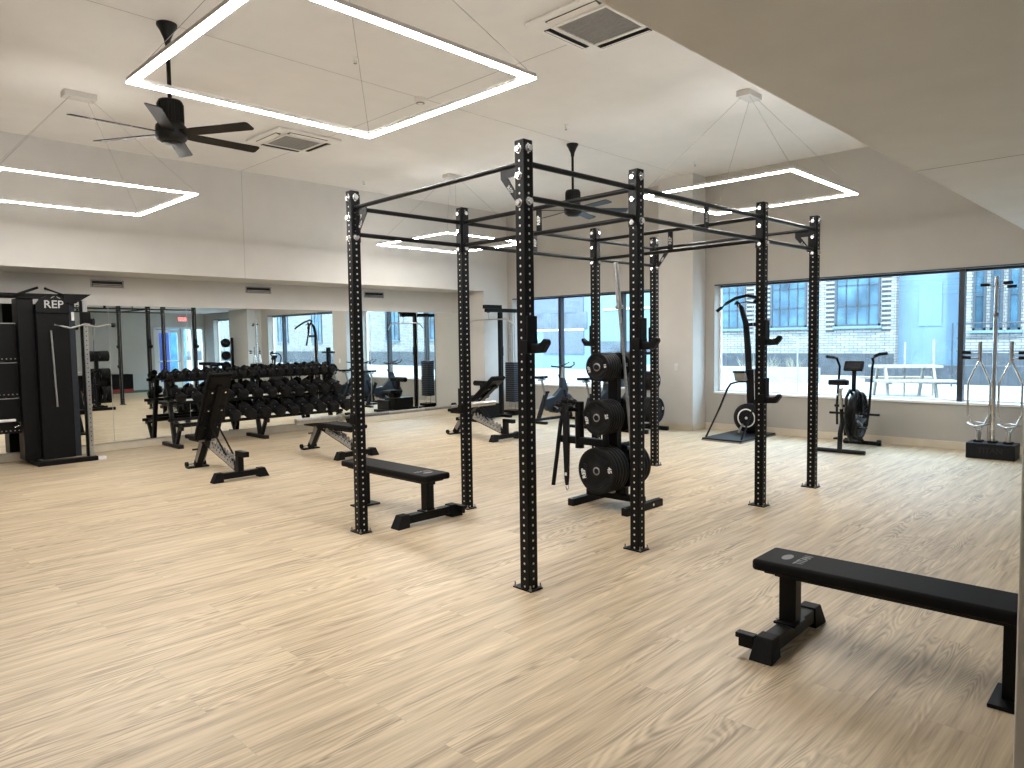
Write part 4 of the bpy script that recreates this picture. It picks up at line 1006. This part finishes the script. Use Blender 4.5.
t = thing('ball_rack', 'upright ball rack beside the rear column, seen in the mirror', 'ball rack', (7.35, -2.85+.15, 0))
MB().b2((-.3, -.25, 0), (.3, .25, .05)).build('base', M['black'], t, bevel=.004)
MB().b2((.2, -.04, .05), (.26, .04, 1.85)).build('post', M['black'], t, bevel=.004)
for z in (.82, 1.17, 1.60): MB().tube(arc((0, 0, z-.06), (1, 0, 0), (0, 1, 0), .12, 0, 2*PI, 20)[:-1], .01, 6, True).cyl((.12, 0, z-.06), (.2, 0, z-.06), .01, 8).build('ring_shelf', M['black'], t)
for i, z in enumerate((.82, 1.17, 1.60)):
    o = MB().lathe([(-.155*math.cos(a), .155*math.sin(a)) for a in [PI*k/16 for k in range(17)]], (0, 0, 0), (0, 0, 1), 28).build('medicine_ball', M['rubber'])
    o.location = (7.35, -2.70, z+.065); tag(o, 'black medicine ball on the %s ring of the ball rack in the mirror' % ['lowest', 'middle', 'top'][i], 'medicine ball', 'medicine balls')

# ------------------------------------------------------------------ outside
TZ = .15
struct(MB().b2((XW+.26, -60, -.1), (40, 32, TZ)).build('floor_terrace', M['concrete']))
bx0 = 24.
def facade(name, label, y0, y1, top, m, x=bx0):
    t = thing(name, label, 'building', (x, 0, 0)); MB().b2((0, y0, -.1), (3.0, y1, top)).build('wall', M[m], t); return t
def bwindow(t, y0, y1, z0, z1, nx, nz, q=True, x=0.):
    f = MB(); f.b2((x-.05, y0, z0), (x+.02, y0+.07, z1)).b2((x-.05, y1-.07, z0), (x+.02, y1, z1)).b2((x-.05, y0, z0), (x+.02, y1, z0+.07)).b2((x-.05, y0, z1-.07), (x+.02, y1, z1))
    for k in range(1, nx): yy = y0+(y1-y0)*k/nx; f.b2((x-.045, yy-.02, z0), (x-.0, yy+.02, z1))
    for k in range(1, nz): zz = z0+(z1-z0)*k/nz; f.b2((x-.045, y0, zz-.02), (x-.0, y1, zz+.02))
    o = f.build('window', M['bframe'], t); MB().b2((x-.02, y0+.02, z0+.02), (x-.008, y1-.02, z1-.02)).build('pane', M['bglass'], o)
    MB().b2((x-.10, y0-.06, z0-.09), (x+.0, y1+.06, z0)).build('window_ledge', M['bluewall'], o)
    if q:
        for a in (y0-.34, y1+.04): MB().b2((x-.012, a, z0-.2), (x+.01, a+.30, z1+.2)).build('quoin', M['quoin'], t, label='dark and pale banded brick strip')
t = facade('brick_building', 'pale brick building with big gridded windows across the terrace', 4.75, 13.6, 10, 'brick')
for (a, b) in ((5.25, 6.80), (7.85, 9.25), (10.3, 11.75)): bwindow(t, a, b, 1.95, 4.9, 4, 4)
for (a, b) in ((5.25, 6.80), (7.85, 9.25), (10.3, 11.75)): bwindow(t, a, b, 5.9, 8.8, 4, 4)
MB().b2((-.06, 4.8, .1), (-.0, 13.55, .95)).build('plinth', M['stonedk'], t)
t = facade('rendered_building', 'plain pale blue wall between the two brick buildings', 2.72, 4.75, 10, 'bluewall', bx0+.3)
MB().b2((-.02, 3.4, 1.9), (.0, 4.1, 3.4)).build('panel', M['cyan'], t)
t = facade('brick_annex', 'pale brick wing with three narrow tall windows, seen behind the chrome bars', -60, 2.72, 10, 'brick', bx0-.4)
for a, b in ((2.0, 2.36), (1.55, 1.88), (1.08, 1.42), (-3.5, -2.2), (-6.0, -4.7), (-8.5, -7.2), (-12, -10.6), (-16, -14.6), (-20, -18.6), (-25, -23.6), (-30, -28.4), (-36, -34)): bwindow(t, a, b, 1.72, 3.95, 1 if b-a < .5 else 3, 2, False)
MB().b2((-.06, -60, .1), (0., 2.7, 1.0)).build('plinth', M['stonedk'], t)
t = facade('panel_building', 'far building with lavender and aqua cladding and dark window bands, through the left window', 14.4, 31, 12, 'cyan')
for a, b, z0, z1, m in ((18.6, 22.6, 2.95, 4.4, 'lav'), (18.6, 21.2, .9, 2.05, 'lav'), (14.5, 17.4, 2.95, 3.02, 'mark'), (18.6, 26, 2.05, 2.12, 'mark')):
    MB().b2((-.05, a, z0), (0, b, z1)).build('cladding_panel', M[m], t)
MB().b2((-.04, 18.4, 2.12), (0, 26, 2.95)).build('window_band', M['darkglz'], t)
MB().b2((-.04, 14.5, .95), (0, 18.2, 1.5)).build('window_band', M['darkglz'], t)
# window muntins of the far building
o = MB().b2((17.6, 18.3, TZ), (17.9, 26, .75)).build('stone_planter', M['wood']); tag(o, 'long pale planter on the terrace before the left window', 'planter')
# planters and grasses
o = MB().b2((19.0, 5.6, TZ), (19.5, 13.0, .62)).build('stone_planter', M['concrete']); tag(o, 'long low pale planter wall before the brick building', 'planter')
o = MB().b2((20.5, -8, TZ), (21.0, 4.6, .70)).build('stone_planter', M['stonedk']); tag(o, 'dark stone planter behind the picnic table', 'planter')
for i, (x, y, lab) in enumerate(((19.9, 6.6, 'right of the air bike console'), (20., 8.3, 'nearest the ski machine'), (19.9, 9.8, 'at the left of the row'), (19.9, 7.4, 'in the middle of the row'))):
    g = MB()
    for k in range(60):
        a = random.uniform(0, 2*PI); l = random.uniform(.25, .6); h = random.uniform(.4, .8)
        p = V(x+random.uniform(-.08, .08), y+random.uniform(-.15, .15), TZ)
        g.tube([p, p+V(math.cos(a)*l*.25, math.sin(a)*l*.25, h*.6), p+V(math.cos(a)*l*.7, math.sin(a)*l*.7, h)], [.008, .006, .002], 4)
    tag(g.build('ornamental_grass', M['grass']), 'dry ornamental grass tuft behind the pale planter, '+lab, 'plant', 'grass tufts on the terrace')
t = thing('picnic_table', 'pale wooden picnic table with benches on the terrace, behind the air bike', 'picnic table', (15.0, 1.95, TZ), .55)
for k in range(5): MB().b2((-.36+k*.146, -.70, .71), (-.36+k*.146+.138, .70, .76)).build('table_board', M['wood'], t)
for s in (-1, 1):
    MB().b2((s*.72-.14, -.80, .41), (s*.72+.14, .80, .46)).build('bench_board', M['wood'], t)
    MB().bar((-.30, s*.5, .72), (-.62, s*.5, 0), .05, .10).bar((.30, s*.5, .72), (.62, s*.5, 0), .05, .10).b2((-.80, s*.5-.03, .36), (.80, s*.5+.03, .42)).build('trestle', M['wood'], t)
MB().cyl((0, 0, .0), (0, 0, 1.30), .022, 12).build('pole', M['wood'], t)
o = MB().cyl((16.0, 1.6, TZ), (16.0, 1.6, 1.50), .028, 12).build('parasol_pole', M['wood']); tag(o, 'short white pole standing behind the picnic table', 'pole')
o = MB().cyl((14.0, 4.05, TZ), (14.0, 4.05, 1.6), .02, 12).build('bollard', M['hardsteel']); tag(o, 'slim white post on the terrace left of the air bike', 'post')
t = thing('terrace_railing', 'thin metal railing on the terrace behind the chrome bars', 'railing', (19.5, 0, TZ))
for z in (1.0, 1.35, 1.75): MB().cyl((0, -6, z), (0, 1.9, z), .018, 8).build('rail', M['bframe'], t)
for y in range(-6, 3, 2): MB().cyl((0, y, 0), (0, y, 1.77), .022, 8).build('post', M['bframe'], t)
struct(MB().b2((-12, -16, -.3), (40, YB-.25, -.1)).build('floor_ground', M['concrete']))
o = MB().b2((5.6, YB-1.7, -.09), (7.45, YB-1.5, 3)).build('storefront_panel', M['bluedoor']); tag(o, 'blue panel outside the glass door, seen in the mirror', 'panel')
o = MB().b2((7.5, YB-1.7, -.09), (8.1, YB-1.5, 3)).build('banner', M['skyblue']); tag(o, 'sky blue banner outside beside the door, seen in the mirror', 'banner')

# ------------------------------------------------------------------ light
w = bpy.data.worlds.new('sky'); bpy.context.scene.world = w; w.use_nodes = True
bg = w.node_tree.nodes['Background']; bg.inputs[0].default_value = (.60, .79, 1.0, 1); bg.inputs[1].default_value = 4.4
s = bpy.data.lights.new('sun', 'SUN'); s.energy = 3.4; s.color = (1, .97, .92); s.angle = .03
so = bpy.data.objects.new('sun', s); C.objects.link(so)
so.rotation_euler = V(.45, .35, -1.0).to_track_quat('-Z', 'Y').to_euler()
vs_ = bpy.context.scene.view_settings
vs_.view_transform = 'Standard'; vs_.look = 'None'; vs_.gamma = 1; vs_.use_curve_mapping = False; vs_.exposure = 1.42
bpy.context.scene.cycles.sample_clamp_indirect = 6
